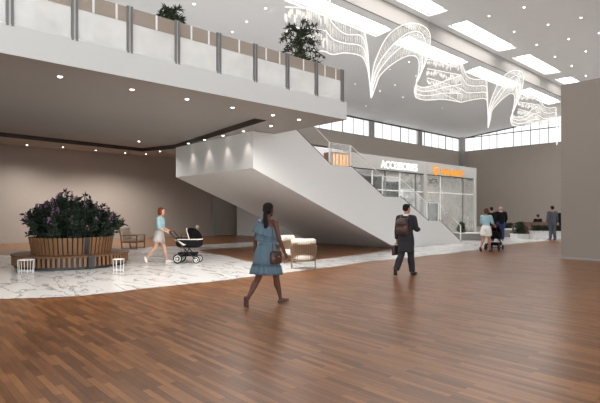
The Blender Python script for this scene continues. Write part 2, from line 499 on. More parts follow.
# back edge of the coffer runs C2 -> through B0 direction
dv = (B0 - C2).xy; tt = (-12 - C2.y) / dv.y
C3 = Vector((C2.x + dv.x * tt, -12, 0)); C4 = Vector((C1.x, -12, 0))
inner = [C1.xy, C2.xy, C3.xy, C4.xy]
def strip(mb, a, b, z_off=0, xcuts=(XK,)):
    """quad strip between polylines a and b (2D), split so it follows zs"""
def add_poly2d(mb, pts, dz=0):
    # cut the 2D polygon at XK so each piece lies in its plane
    for side in (1, -1):
        out = []
        n = len(pts)
        for i in range(n):
            p, q = pts[i], pts[(i + 1) % n]
            sp, sq = (p[0] - XK) * side, (q[0] - XK) * side
            if sp >= 0: out.append((p[0], p[1]))
            if sp * sq < 0:
                f = sp / (sp - sq); out.append((p[0] + (q[0] - p[0]) * f, p[1] + (q[1] - p[1]) * f))
        if len(out) > 2: mb.poly([(x, y, zs(x) + dz) for x, y in out])
mb = MB()
YK = 19.0
ring = [
    [(XF, -14), (XF, YM), C1.xy, C4.xy],
    [(XF, YM), (XS2, YM), C2.xy, C1.xy],
    [(XS2, YM), (XS2, YK), (XB, YK), C2.xy],
    [(XB, YK), (XB, -14), C3.xy, C2.xy],
    [(XF, -14), C4.xy, C3.xy, (XB, -14)]]
for r in ring: add_poly2d(mb, [tuple(p) for p in r])
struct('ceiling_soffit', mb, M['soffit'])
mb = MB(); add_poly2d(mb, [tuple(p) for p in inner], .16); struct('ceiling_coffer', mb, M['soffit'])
mb = MB()
for i in (0, 1):
    a, b = inner[i], inner[(i + 1) % 4]
    n = 8
    for k in range(n):
        p = a.lerp(b, k / n); q = a.lerp(b, (k + 1) / n)
        mb.poly([(p.x, p.y, zs(p.x) - .004), (q.x, q.y, zs(q.x) - .004), (q.x, q.y, zs(q.x) + .17), (p.x, p.y, zs(p.x) + .17)])
bmesh.ops.remove_doubles(mb.bm, verts=mb.bm.verts, dist=1e-4)
bmesh.ops.solidify(mb.bm, geom=mb.bm.faces[:], thickness=.03)
struct('trim_3', mb, M['coffer_brown'])  # coffer edge faces, darker and browner than the soffit
zf1 = onX(342.5, 101, XF).z
# slab: fascia upstand and deck above the soffit
mb = MB()
mb.box((XF - .22, -14, Z4 + .002), (XF, YM, zf1)); mb.box((-17.6, YM - .22, Z4 + .002), (XF - .22, YM, ZD))
struct('mezzanine_fascia', mb, M['edge'])
mb = MB(); mb.box((XK, -14, ZD - .06), (XF - .22, YM - .22, ZD)); mb.box((XB, -14, 4.95), (XK, YK, 5.02)); mb.box((XK - .02, -14, ZD - .06), (XK, YK, 5.02)); struct('floor_mezzanine', mb, M['ceil'])

# glass balustrade on the mezzanine edge
ztop = 5.49
bal = empty('glass_balustrade', (XF, 4, zf1), 0, 'long frosted glass balustrade with dark twin posts on the mezzanine edge', 'balustrade')
postY = [1.63 + .995 * k for k in range(-5, 9)]
for k, yy in enumerate(postY):
    b = MB()
    b.box((XF - .05, yy - .055, zf1 - .03), (XF + .01, yy - .018, ztop)); b.box((XF - .05, yy + .018, zf1 - .03), (XF + .01, yy + .055, ztop))
    b.mi = 1; b.box((XF - .04, yy - .018, zf1 - .03), (XF - .01, yy + .018, ztop))
    b.build('post', [M['grey'], M['chrome']], bal)
    if k + 1 < len(postY):
        y0, y1 = yy + .06, postY[k + 1] - .06
        zm = zf1 - .02 + (ztop - zf1) * .66
        b = MB(); b.box((XF - .03, y0, zf1 - .02), (XF - .018, y1, zm)); pn = b.build('glass_panel', M['frost'], bal)
        b = MB(); b.box((XF - .03, y0, zm + .001), (XF - .018, y1, ztop - .02)); tb = b.build('reflection_band', M['refl_band'], pn)  # beige band and white bars imitate a reflection in the glass
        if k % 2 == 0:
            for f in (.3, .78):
                b = MB(); b.box((XF - .0165, y0 + (y1 - y0) * f - .02, zm), (XF - .011, y0 + (y1 - y0) * f + .02, ztop - .02)); b.build('reflected_bar', M['whitem'], pn)
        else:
            b = MB(); b.box((XF - .0165, y0 + (y1 - y0) * .55 - .02, zm), (XF - .011, y0 + (y1 - y0) * .55 + .02, ztop - .02)); b.build('reflected_bar', M['whitem'], pn)
        b = MB(); b.box((XF - .045, y0, zf1 - .03), (XF - .003, y1, zf1 + .012)); b.build('base_channel', M['whitem'], bal)
# short return of the balustrade along the mezzanine end
ret = empty('return_balustrade', (XF, YM - .1, ZD), 0, 'short frosted glass balustrade returning along the mezzanine end toward the stair', 'balustrade')
for xx in (-9.9, -10.95, -11.9):
    b = MB(); b.box((xx - .03, YM - .12, ZD), (xx + .03, YM - .06, ztop)); b.build('post', M['grey'], ret)
for x0, x1 in ((-9.85, -8.95), (-10.9, -9.95), (-11.85, -11.0)):
    b = MB(); b.box((x0, YM - .1, ZD), (x1, YM - .085, ztop - .02)); b.build('glass_panel', M['clear'], ret)

# ------------------------------------------------------------------ staircase
prof_px = [(331, 165), (352, 166), (384, 196.5), (401, 197), (428.5, 221), (440, 221), (462, 242.6)]
top = [onX(*p, XS) for p in prof_px]
zsF = [ZD, top[0].z, top[0].z, top[2].z, top[2].z, top[4].z, top[4].z, .02]
ys_ = [10.67] + [p.y for p in top]
prof = list(zip(ys_, zsF))                       # deck edge, then flights and landings
und0 = onX(253, 168.2, XS); und1 = onX(397, 248.6, XS)
stair = empty('staircase', (XS, 15, 0), 0, 'wide white staircase with sloping solid sides rising to the mezzanine', 'staircase')
side = [(CY0, und0.z), (und1.y, 0)] + [(prof[-1][0] + .02, 0)] + prof[::-1] + [(YM, ZD), (YM, Z4 - .002), (CY0, Z4 - .002)]
def side_wall(x, w, name):
    mb = MB(); pts = [(x, yy, zz) for yy, zz in side]
    mb.prism(pts, (-w, 0, 0)); return mb.build(name, M['white'], stair)
side_wall(XS, .16, 'side_wall')
side_wall(XS2 + .16, .16, 'side_wall')
# sloping underside and head wall
mb = MB(); th = .14
a, b = (CY0, und0.z), (und1.y, 0.0)
mb.prism([(XS - .16, a[0], a[1]), (XS - .16, b[0], b[1] + .001), (XS - .16, b[0] - .3, b[1] + .3), (XS - .16, a[0], a[1] + th)], (XS2 + .32 - XS, 0, 0))
mb.build('underside', M['white'], stair)
mb = MB(); mb.box((XS - .16, CY0 - .006, und0.z), (XS2 + .16, CY0 + .14, Z4 - .002)); mb.build('head_wall', M['white'], stair)
# treads
def flight(p, q, n):
    for k in range(n):
        y0 = p[0] + (q[0] - p[0]) * k / n; y1 = p[0] + (q[0] - p[0]) * (k + 1) / n
        zt_ = p[1] + (q[1] - p[1]) * (k + 1) / n - .012
        m = MB(); m.box((XS - .16, y0, zt_ - .19), (XS2 + .16, y1 + .03, zt_)); m.build('tread', M['ceil'], stair)
flight(prof[0], prof[1], 6); flight(prof[2], prof[3], 6); flight(prof[4], prof[5], 6); flight(prof[6], prof[7], 6)
for i in (1, 3, 5):
    m = MB(); m.box((XS - .16, prof[i][0] + .03, prof[i][1] - .2), (XS2 + .16, prof[i + 1][0], prof[i][1] - .012)); m.build('landing', M['ceil'], stair)
m = MB(); m.box((XS - .16, YM, ZD - .2), (XS2 + .16, prof[0][0], ZD - .01)); m.build('landing', M['ceil'], stair)
# balustrade on both sides
HB = .84
for x in (XS - .08, XS2 + .08):
    near_side = x > -14
    for i in range(len(prof) - 1):
        (y0, z0), (y1, z1) = prof[i], prof[i + 1]
        if near_side and i == 0: mat = M['shopglass'] if 0 else M['clear']
        elif near_side and i == 1: mat = M['stairfrost']
        else: mat = M['clear']
        m = MB(); m.prism([(x - .006, y0 + .03, z0 + .02), (x - .006, y1 - .03, z1 + .02), (x - .006, y1 - .03, z1 + HB), (x - .006, y0 + .03, z0 + HB)], (.012, 0, 0))
        m.build('glass_panel', mat, stair)
        m = MB(); m.tube([(x, y0, z0 + HB), (x, y1, z1 + HB)], .013, 8); m.build('handrail', M['whitem'], stair)
        if i % 2 == 0:
            m = MB(); m.prism([(x - .03, y0, z0 + .002), (x - .03, y1, z1 + .002), (x - .03, y1, z1 + .05), (x - .03, y0, z0 + .05)], (.09, 0, 0)); m.build('base_channel', M['dgrey'], stair)
        if near_side and i in (2, 4, 6):
            pass
    for i in range(1, len(prof)):
        yy, zz = prof[i]
        if i == len(prof) - 1: zz = 0; 
        m = MB(); m.box((x - .022, yy - .022, zz), (x + .022, yy + .022, zz + HB + (.0 if i < 7 else .05))); m.build('post', M['whitem'], stair)
# glowing amber box added in place of a sign's reflection in the landing glass
ly0, ly1_ = onX(331.5, 160, XS - .3).y, onX(349, 160, XS - .3).y
zc0 = prof[1][1] - .008
cab = empty('reflection_box', (XS - .5, (ly0 + ly1_) / 2, zc0), 0, 'amber glowing box standing in for a reflection in the frosted glass of the first landing', 'reflection stand-in')
m = MB(); m.box((XS - .26, ly0, zc0), (XS - .72, ly1_, zc0 + .06)); m.box((XS - .26, ly0, zc0 + .50), (XS - .72, ly1_, zc0 + .55))
m.box((XS - .26, ly0, zc0 + .06), (XS - .72, ly0 + .05, zc0 + .5)); m.box((XS - .26, ly1_ - .05, zc0 + .06), (XS - .72, ly1_, zc0 + .5)); m.build('case', M['wood'], cab)
m = MB(); m.box((XS - .30, ly0 + .052, zc0 + .062), (XS - .33, ly1_ - .052, zc0 + .498)); m.build('reflection_glow', M['amber'], cab)
for k in range(1, 5):
    yy = ly0 + (ly1_ - ly0) * k / 5
    m = MB(); m.box((XS - .262, yy - .02, zc0 + .062), (XS - .298, yy + .02, zc0 + .498)); m.build('divider', M['wood'], cab)

# ------------------------------------------------------------------ shops
XQ = -18.0
yq1 = onX(475.7, 170, XQ).y; yq0 = 18.2
ztq = onX(475.7, 168, XQ).z; zbq = onX(475.7, 178.8, XQ).z; zm_ = onX(474, 194.5, XQ).z
ycol = onX(427, 190, XQ).y
def _slat():
    m, nt, b, o = nodes('slatted_shop_wall')
    tc = nt.nodes.new('ShaderNodeTexCoord'); mp = nt.nodes.new('ShaderNodeMapping'); mp.inputs['Scale'].default_value = (1, 1.3, .12)
    nz = nt.nodes.new('ShaderNodeTexNoise'); nz.inputs['Scale'].default_value = 2.4; nz.inputs['Detail'].default_value = 5
    cr = nt.nodes.new('ShaderNodeValToRGB'); e = cr.color_ramp.elements
    e[0].position = .35; e[0].color = (*lin((96, 96, 92)), 1); e[1].position = .65; e[1].color = (*lin((176, 176, 170)), 1)
    nt.links.new(tc.outputs['Object'], mp.inputs['Vector']); nt.links.new(mp.outputs[0], nz.inputs['Vector'])
    nt.links.new(nz.outputs['Fac'], cr.inputs['Fac']); nt.links.new(cr.outputs[0], b.inputs['Base Color'])
    return m
M['slatwall'] = _slat()
def shop(name, y0, y1, label, muls, dark):
    o = empty(name, (XQ, (y0 + y1) / 2, 0), 0, label, 'shop')
    m = MB(); m.box((XQ - .35, y0, zbq), (XQ, y1, ztq)); m.build('fascia', M['fascia'], o)
    m = MB(); m.box((XB + .6, y0, zbq - .05), (XQ - .36, y1, zbq + .1)); m.build('shop_ceiling', M['ceil'], o)
    m = MB(); m.box((XB + .62, y0 + .05, 0.01), (XB + .7, y1 - .05, zbq - .06)); m.build('back_wall', M['slatwall'], o)
    m = MB(); m.box((XQ - .12, y0, 0.005), (XQ - .02, y1, .12)); m.build('plinth', M['grey'], o)
    edges = [y0 + .1] + muls + [y1 - .1]
    for k, yy in enumerate(muls):
        m = MB(); m.box((XQ - .12, yy - .035, .12), (XQ - .03, yy + .035, zbq)); m.build('mullion', M['whitem'] if k % 2 == 0 else M['grey'], o)
    m = MB(); m.box((XQ - .11, y0 + .1, zm_ - .035), (XQ - .04, y1 - .1, zm_ + .035)); m.build('transom', M['whitem'], o)
    for kk, (a, b) in enumerate(zip(edges, edges[1:])):
        m = MB(); m.box((XQ - .085, a + .036, .12), (XQ - .075, b - .036, zbq)); m.build('glass_pane', M['shopclear'] if dark and kk < 3 else M['shopglass'], o)
    m = MB(); m.box((XQ - .125, y0 + .05, zbq - .06), (XQ - .01, y1 - .05, zbq)); m.build('head_rail', M['dgrey'], o)
    return o
mulL = [onX(p, 190, XQ).y for p in (373, 386, 400.5, 416.5)]
mulR = [onX(p, 190, XQ).y for p in (441, 463.5)]
shopL = shop('shop_unit', yq0, ycol, 'glass fronted shop with white fascia and white accessories lettering', mulL, True)
shopR = shop('shop_unit', ycol + .02, yq1, 'glass fronted shop with the orange sign at the far end of the row', mulR, False)
def column(y0, y1, par):
    m = MB(); m.box((XQ - .3, y0, 0), (XQ + .04, y1, zbq + .0)); m.build('column', M['fascia'], par)
column(ycol - .42, ycol - .02, shopL); column(yq1 - .36, yq1, shopR)
m = MB(); m.box((XB + .6, yq0 - .1, 0), (XQ - .3, yq0, zbq)); m.build('party_wall', M['ceil'], shopL)
m = MB(); m.box((XB + .6, yq1, 0), (XQ, yq1 + .12, ztq)); m.build('party_wall', M['fascia'], shopR)

def text_mesh(name, s, y0, y1, z0, z1, mat, parent, bold=0.0):
    cu = bpy.data.curves.new('t', 'FONT'); cu.body = s; cu.extrude = .02; cu.offset = bold
    t = bpy.data.objects.new('t', cu); COL.objects.link(t)
    dg = bpy.context.evaluated_depsgraph_get(); dg.update()
    me = bpy.data.meshes.new_from_object(t.evaluated_get(dg)); bpy.data.objects.remove(t)
    xs = [v.co.x for v in me.vertices]; yz = [v.co.y for v in me.vertices]
    ax, bx, ay, by = min(xs), max(xs), min(yz), max(yz)
    X0 = XQ + .03
    for v in me.vertices:
        u = (v.co.x - ax) / (bx - ax); w = (v.co.y - ay) / (by - ay)
        v.co = Vector((X0 + v.co.z, y0 + (y1 - y0) * u, z0 + (z1 - z0) * w)) - parent.location
    me.name = name; me.materials.clear(); me.materials.append(mat)
    o = bpy.data.objects.new(name, me); COL.objects.link(o); o.parent = parent
    return o
def yz(px, py): p = onX(px, py, XQ + .03); return p.y, p.z
a0, z1 = yz(381, 160.2); a1, _ = yz(417.3, 168); _, z0 = yz(381, 167.8)
text_mesh('sign_lettering', 'ACCESSORIES', a0, a1, z0, z1, M['sign_w'], shopL, .012)
a0, z1 = yz(441.5, 168.3); a1, _ = yz(463.6, 170); _, z0 = yz(441.5, 175)
text_mesh('sign_lettering', 'HANNEST', a0, a1, z0, z1, M['sign_o'], shopR, .03)
cy, cz = yz(436, 170.3); r = .36
m = MB(); N = 28
X0 = XQ + .005
m.loft([[(X0, cy + r * math.cos(2 * PI * k / N), cz + r * math.sin(2 * PI * k / N)) for k in range(N)], [(X0 + .05, cy + r * math.cos(2 * PI * k / N), cz + r * math.sin(2 * PI * k / N)) for k in range(N)]])
rl = m.build('sign_roundel', M['sign_o'], shopR)
m = MB()
for k in range(12):
    pass
m.tube([(X0 + .06, cy + .2 * math.cos(q), cz + .1 + .1 * math.sin(q)) for q in [i * .35 for i in range(1, 10)]] + [(X0 + .06, cy + .16 * math.cos(q), cz - .1 + .1 * math.sin(q)) for q in [PI / 2 - i * .35 for i in range(0, 9)]], .035, 6)
m.build('emblem', M['cream'], rl)

# shop interiors: shelf units and rails
def shelf(y, x, w, h, label, mat):
    o = empty('display_shelf', (x, y, .006), 0, label, 'shelf', 'display shelves in the shops')
    for s in (0, w - .05):
        m = MB(); m.box((x, y + s, .006), (x - .5, y + s + .05, h)); m.build('upright', mat, o)
    n = int(h / .55)
    for k in range(n):
        zz = .1 + k * (h - .2) / (n - 1)
        m = MB(); m.box((x, y + .05, zz), (x - .5, y + w - .05, zz + .04)); m.build('shelf_board', mat, o)
    m = MB(); m.box((x - .5, y, .006), (x - .53, y + w, h)); m.build('back_panel', mat, o)
    return o
yA = onX(363, 190, -19.2).y; yB = onX(384, 190, -19.2).y
shelf(yA, -19.2, (yB - yA) * .95, 3.9, 'tall dark shelf unit at the left end behind the accessories shop glass', M['black'])
yA = onX(386, 190, -19.0).y; yB = onX(399, 190, -19.0).y
shelf(yA, -19.0, yB - yA, 3.6, 'dark shelf unit behind the second pane of the accessories shop', M['black'])
yA = onX(429, 210, -19.0).y; yB = onX(438, 210, -19.0).y
shelf(yA, -19.0, yB - yA, 2.2, 'dark low display unit just right of the white column between shops', M['black'])
yA = onX(444, 210, -22.0).y; yB = onX(460, 210, -22.0).y
shelf(yA, -22.0, yB - yA, 3.4, 'pale grey shelf unit deep inside the far shop', M['ceil'])
yA = onX(403, 190, -22.0).y; yB = onX(415, 190, -22.0).y
shelf(yA, -22.0, yB - yA, 3.4, 'pale grey shelf unit deep inside the accessories shop', M['ceil'])
pp = onX(433, 181, -19.2)
o = empty('pendant_lamp', pp, 0, 'dark cluster pendant hanging inside the far shop by the column', 'lamp')
m = MB(); m.bar((pp.x, pp.y, zbq - .05), pp, .012); m.build('cord', M['black'], o)
m = MB()
for k in range(7):
    a = k * .9; m.ell((pp.x + .22 * math.cos(a), pp.y + .22 * math.sin(a), pp.z + .12 * math.sin(2.3 * k)), (.1, .1, .1), 10, 6)
m.build('glass_globes', M['dgrey'], o)

# ------------------------------------------------------------------ downlights
m = MB(); m.lathe((0, 0, 0), [(.062, 0), (.085, -.012), (.09, 0), (.09, .004)], 20, cap=False); m.mi = 1
m.lathe((0, 0, 0), [(.062, .0), (.052, -.022), (.03, -.034), (.001, -.038)], 20, cap=False)
dl0 = m.build('recessed_downlight', [M['whitem'], M['lamp']], None, smooth=False)
used = [False]
def downlight(p, label, group, s=1.0):
    if not used[0]: o = dl0; used[0] = True
    else: o = dl0.copy(); COL.objects.link(o)
    o.location = p; o.scale = (s * .66, s * .66, s * .5)
    tag(o, label, 'downlight', group); return o
rowA = [(60, 76.5), (132, 89.5), (187, 99), (232.6, 107.5), (273, 115), (299, 119.5)]
for i, p in enumerate(rowA):
    q = onsoff(*p); downlight((q.x, q.y, zs(q.x) - .002), 'round recessed downlight in the dark soffit, %s in the row along the fascia' % nth(i, 6), 'soffit downlights near the fascia')
rowB = [(139, 145.3), (236, 118.6), (271, 125.8)]
for i, p in enumerate(rowB):
    q = onsoff(*p); dz = .16 if i < 2 else 0
    downlight((q.x, q.y, zs(q.x) - .002 + dz), ['round downlight inside the coffer at its far corner', 'round downlight inside the coffer near its right tip', 'round downlight between the coffer tip and the stair wall'][i], 'soffit downlights in the coffer')
rowC = [(27, 144.8), (63, 147), (95.7, 150.2), (125, 152.8), (146, 154)]
for i, p in enumerate(rowC):
    q = onsoff(*p); downlight((q.x, q.y, zs(q.x) - .002), 'round downlight near the taupe back wall, %s of five along that wall' % nth(i, 5), 'soffit downlights along the back wall')
rowD = [(160, 151.2), (190, 143.4), (207.7, 140), (226, 136), (247, 131.6)]
spotpos = []
for i, p in enumerate(rowD):
    q = onsoff(*p); q.z = zs(q.x); 
    if q.y > CY0 - .15 and q.x > XS2 - .2: q.y = CY0 - .2
    spotpos.append(q.copy()); downlight((q.x, q.y, q.z - .002), 'round downlight washing the end wall of the stair, %s of five' % nth(i, 5), 'soffit downlights beside the stair end wall')
hallR = [(489, 16), (524, 7.3), (514, 31.7), (536.7, 44.7), (548, 24.7), (581, 17.7), (555, 56.7), (568.7, 39), (599, 33), (585.7, 51.3), (571.7, 66), (585.7, 75.7)]
for i, p in enumerate(sorted(hallR)):
    q = yonR(*p); downlight((q.x, q.y, zr(q.x) - .003), 'small bright downlight in the pale right ceiling, %s' % nth(i, 12), 'downlights right of the skylight row', 1.15)
hallL = [(194, 4), (232.3, 32), (246.7, 21.7), (265.7, 8.3)]
for i, p in enumerate(hallL):
    q = onplane(*p, zt, XB, sl); downlight((q.x, q.y, zl(q.x) - .003), 'small downlight in the pale ceiling above the mezzanine glass, %s of four' % nth(i, 4), 'downlights above the mezzanine', 1.15)
hallM = [(355, 84), (366, 106), (380, 91), (390, 69.5), (395, 85), (403, 97), (409, 62), (416, 76), (442.5, 108)]
for i, p in enumerate(hallM):
    q = onplane(*p, zt, XB, sl); downlight((q.x, q.y, zl(q.x) - .003), 'faint downlight in the ceiling below the chandelier arc, %s of nine' % nth(i, 9), 'downlights under the chandelier', .75)
# ================================================================== chandelier
XC = -12.0
PER = onX(488, 125, XC).y - onX(371, 98, XC).y
def spline(pts, n):
    P = [pts[0]] + list(pts) + [pts[-1]]; out = []
    for i in range(1, len(P) - 2):
        for k in range(n):
            t = k / n; a, b, c, d = P[i - 1], P[i], P[i + 1], P[i + 2]
            out.append(.5 * ((2 * b) + (c - a) * t + (2 * a - 5 * b + 4 * c - d) * t * t + (3 * b - a - 3 * c + d) * t ** 3))
    out.append(pts[-1]); return out
ch = empty('ribbon_chandelier', (XC, 20, 9), 0, 'long ribbon chandelier of glowing strands and crystal rods looping under the skylights', 'chandelier')
# strands of one period read from the photograph, (px, py, offset in x towards the hall)
arcs = [
    [(371, 98, 0), (372.2, 76, 0), (374, 60, .1), (382, 38, .3), (397, 27, .45), (412, 28.5, .5), (422, 36, .4), (425.5, 50, .2), (424.5, 66, .0), (421, 77, -.2), (418.5, 85, -.1)],
    [(371, 98, 0), (373, 80, 0), (377, 64, .1), (386, 48.5, .25), (400, 36, .35), (412, 34, .35), (420, 41, .25), (424, 54, .1), (423.5, 70, -.05), (420.5, 81, -.2), (418.5, 89, -.1)],
    [(371.2, 98, 0), (374, 84, 0), (379, 71, 0), (388, 57, .15), (401, 46, .2), (412, 43.5, .2), (418.5, 48, .1), (422.5, 58, 0), (422.5, 74, -.1), (420, 85, -.25), (419, 93, -.15)],
    [(371.4, 98, 0), (375.5, 87, 0), (382, 75, -.1), (391, 65, 0), (402, 58, .05), (411, 55.5, 0), (417, 57.5, 0), (421, 64, -.1), (421.5, 78, -.2), (420, 89, -.3), (420, 97, -.2)]]
loops = [
    [(418.5, 85, -.1), (420, 88, .15), (427, 87, .3), (436, 84, .2), (447, 80, 0), (463, 75, -.1)],
    [(418.5, 89, -.1), (421, 92, .15), (428, 91.5, .3), (437, 89, .2), (448, 86.5, 0), (463, 84, -.1)],
    [(419, 93, -.15), (422, 96, .1), (429, 96, .25), (438, 94, .15), (449, 93, 0), (463, 93, -.1)],
    [(420, 97, -.2), (423, 100, .05), (430, 100.5, .2), (438, 99.5, .1), (449, 100, 0), (463, 102, -.1)]]
panel = [[(433, 58 + 9.3 * k, -.3), (443, 59 + 10.5 * k, -.25), (453, 60 + 12 * k, -.2), (463, 61 + 13.7 * k, -.1)] for k in range(4)]
sweep = [[(463, 61 + 13.7 * k, -.1), (467, 76 + 8.3 * k, 0), (474, 80 + 6.5 * k, .1), (483, 80.5 + 6.3 * k, .15), (485.5, 90 + 5 * k, .1), (487, 106 + 3 * k, .05), (488, 125, 0)] for k in range(4)]
def to3(pts, dy=0):
    r = []
    for px, py, ox in pts:
        v = onX(px, py, XC); r.append(Vector((XC + ox, v.y + dy, v.z)))
    return r
glassrod = glassy('crystal_rods', (250, 248, 242), .55, gloss=.25, rough=.1)
def _crystal():
    m, nt, b, o = nodes('lit_crystal')
    b.inputs['Base Color'].default_value = (.9, .88, .82, 1); b.inputs['Roughness'].default_value = .12
    b.inputs['Emission Color'].default_value = (1, .96, .88, 1); b.inputs['Emission Strength'].default_value = .16
    return m
M['crystal'] = _crystal()
M['ribbon'] = glassy('ribbon_glass', (240, 238, 232), .13, gloss=.10, rough=.08)
rng = random.Random(3)
def family(fam, dy, rods=True, dens=.09, panelly=False):
    S = [spline(to3(f, dy), 7) for f in fam]
    for s in S:
        m = MB(); m.tube(s, .02, 6); m.build('led_strand', M['led'], ch)
    n = len(S[0])
    m = MB()
    for a, b in zip(S, S[1:]):
        va = [m.bm.verts.new(p + Vector((-.004, 0, 0))) for p in a]; vb = [m.bm.verts.new(p + Vector((-.004, 0, 0))) for p in b]
        for i in range(n - 1): m.face([va[i], va[i + 1], vb[i + 1], vb[i]])
    m.build('glass_ribbon', M['ribbon'], ch)
    m = MB()
    for a, b in zip(S, S[1:]):
        for i in range(n - 1):
            L = (a[i + 1] - a[i]).length; c = max(1, int(L / dens))
            for k in range(c):
                t = (k + rng.random() * .4) / c
                p = a[i].lerp(a[i + 1], t); q = b[i].lerp(b[i + 1], t)
                if (p - q).length < .12: continue
                u0 = rng.uniform(.0, .25); u1 = rng.uniform(.7, 1.0)
                if panelly: u0 = rng.uniform(0, .4); u1 = u0 + rng.uniform(.15, .5)
                w = rng.uniform(.010, .02) * (3.2 if panelly else 1)
                m.tube([p.lerp(q, u0), p.lerp(q, (u0 + u1) / 2), p.lerp(q, u1)], [w * .6, w, w * .6], 4)
    o = m.build('crystal_curtain', M['crystal'], ch); o['kind'] = 'stuff'
for k in (0, 1, 2):
    if k < 3: family(arcs, PER * k); 
    if k < 2 or True: family(loops, PER * k, dens=.2); family(panel, PER * k, dens=.07, panelly=True)
    if k < 2: family(sweep, PER * k)
panel0 = [[(291, -16 + 20 * k, -.3), (303, -15 + 20.3 * k, -.25), (315, -14 + 20.6 * k, -.2), (328, -12 + 21 * k, -.1)] for k in range(4)]
sweep0 = [[(328, -12 + 21 * k, -.1), (333, 8 + 15.5 * k, 0), (343, 25 + 9.5 * k, .1), (358, 27 + 10 * k, .15), (364.5, 42 + 8 * k, .1), (368, 66 + 4 * k, .05), (371, 98, 0)] for k in range(4)]
family(panel0, 0, dens=.06, panelly=True)
family(sweep0, 0)
# flat cable hangers up to the ceiling
for k in (0, 1, 2):
    for f in ((panel[0][0], panel[0][3]) + ((arcs[0][4],) if k >= 0 else ())):
        p = to3([f], PER * k)[0]
        if zl(p.x) > p.z:
            zc = zl(p.x) + (.2 if xs0 < p.x < xs1 else 0)
            m = MB(); m.bar(p, (p.x, p.y, zc), .006, 5); m.build('cable', M['chrome'], ch)

# ================================================================== foliage helpers
def leaf(mb, p, d, n, L, W):
    d = d.normalized(); s = d.cross(n)
    if s.length < 1e-4: s = d.orthogonal()
    s.normalize(); n = s.cross(d)
    a = mb.bm.verts.new(p); b = mb.bm.verts.new(p + d * L * .45 + s * W * .5 + n * L * .06); c = mb.bm.verts.new(p + d * L); e = mb.bm.verts.new(p + d * L * .45 - s * W * .5 + n * L * .06)
    f = mb.bm.verts.new(p + d * L * .5 - n * L * .04)
    mb.face([a, b, f]); mb.face([b, c, f]); mb.face([c, e, f]); mb.face([e, a, f])
def rdir(r, zmin=-.3):
    while True:
        v = Vector((r.uniform(-1, 1), r.uniform(-1, 1), r.uniform(zmin, 1)))
        if .1 < v.length < 1: return v.normalized()

# ================================================================== round planter bench with shrub
pc = onz(72.5, 264.8) ; pc = Vector((pc.x, pc.y, 0.0))
d = ray(72.5, 212); d.z = 0; d.normalize()
Rb = 1.54
pl = empty('planter_bench', pc, 0, 'round slatted wood planter with a ring bench around it on the marble', 'planter')
zb1, zt1 = .04, .37
NS = 76
for k in range(NS):                                   # vertical bench slats
    a = 2 * PI * k / NS; c, s_ = math.cos(a), math.sin(a); t = Vector((-s_, c, 0)) * .030; o_ = Vector((c, s_, 0))
    m = MB(); q = pc + o_ * Rb
    pts = [q - t, q + t, q + t - o_ * .05, q - t - o_ * .05]
    m.prism([(p.x, p.y, zb1 + .05) for p in pts], (0, 0, zt1 - zb1 - .05))
    m.build('bench_slat', M['wood'], pl)
NT = 56
for k in range(NT):                                   # tub slats, flaring upward
    a = 2 * PI * k / NT; c, s_ = math.cos(a), math.sin(a); o_ = Vector((c, s_, 0)); t = Vector((-s_, c, 0))
    m = MB(); r0, r1 = 1.05, 1.13
    lo = [pc + o_ * r0 - t * .042, pc + o_ * r0 + t * .042, pc + o_ * (r0 - .05) + t * .042, pc + o_ * (r0 - .05) - t * .042]
    hi = [pc + o_ * r1 - t * .046, pc + o_ * r1 + t * .046, pc + o_ * (r1 - .05) + t * .046, pc + o_ * (r1 - .05) - t * .046]
    m.loft([[(p.x, p.y, .36) for p in lo], [(p.x, p.y, .84) for p in hi]])
    m.build('tub_slat', M['wood'], pl)
m = MB(); m.lathe(pc, [(1.0, .33), (1.555, .33), (1.565, .375), (1.0, .375)], 64, cap=False); m.build('bench_top', M['wood2'], pl)
m = MB(); m.lathe(pc, [(1.44, .03), (1.475, .03), (1.475, .335), (1.44, .335)], 64, cap=False); m.build('bench_liner', M['dgrey'], pl)
m = MB(); m.lathe(pc, [(.96, .02), (.985, .35), (1.065, .80), (1.03, .80), (.95, .35)], 48, cap=False); m.build('tub_liner', M['dgrey'], pl)
m = MB(); m.lathe(pc, [(.01, .70), (1.02, .73), (1.02, .70), (.01, .66)], 40); m.build('soil', M['soil'], pl)
m = MB(); m.lathe(pc, [(.9, .006), (1.4, .006), (1.4, .04), (.9, .04)], 48, cap=False); m.build('base_ring', M['dgrey'], pl)
def strap(px, z0, z1, r0, r1, w):
    g = onz(px, 268); v = (g - pc); 
    # direction on the near rim under column px
    rr = ray(px, 212); lat = rr.y * 0
    best = min((abs((300 + FOC * (((pc.x + r0 * math.cos(a)) * RX + (pc.y + r0 * math.sin(a)) * RY) / ((pc.x + r0 * math.cos(a)) * FX + (pc.y + r0 * math.sin(a)) * FY))) - px) + (0 if (pc.x + r0 * math.cos(a)) * FX + (pc.y + r0 * math.sin(a)) * FY < pc.x * FX + pc.y * FY else 1e3), a) for a in [i * PI / 360 for i in range(720)])
    a = best[1]; o_ = Vector((math.cos(a), math.sin(a), 0)); t = Vector((-o_.y, o_.x, 0)) * w
    m = MB()
    A = [pc + o_ * (r0 + .03) - t, pc + o_ * (r0 + .03) + t, pc + o_ * (r0 + .005) + t, pc + o_ * (r0 + .005) - t]
    B = [pc + o_ * (r1 + .03) - t, pc + o_ * (r1 + .03) + t, pc + o_ * (r1 + .005) + t, pc + o_ * (r1 + .005) - t]
    m.loft([[(p.x, p.y, z0) for p in A], [(p.x, p.y, z1) for p in B]]); x = m.build('metal_strap', M['dgrey'], pl); x['label'] = 'dark metal strap'
strap(86.5, .37, .85, 1.05, 1.13, .06); strap(91.5, .05, .38, 1.54, 1.54, .08)

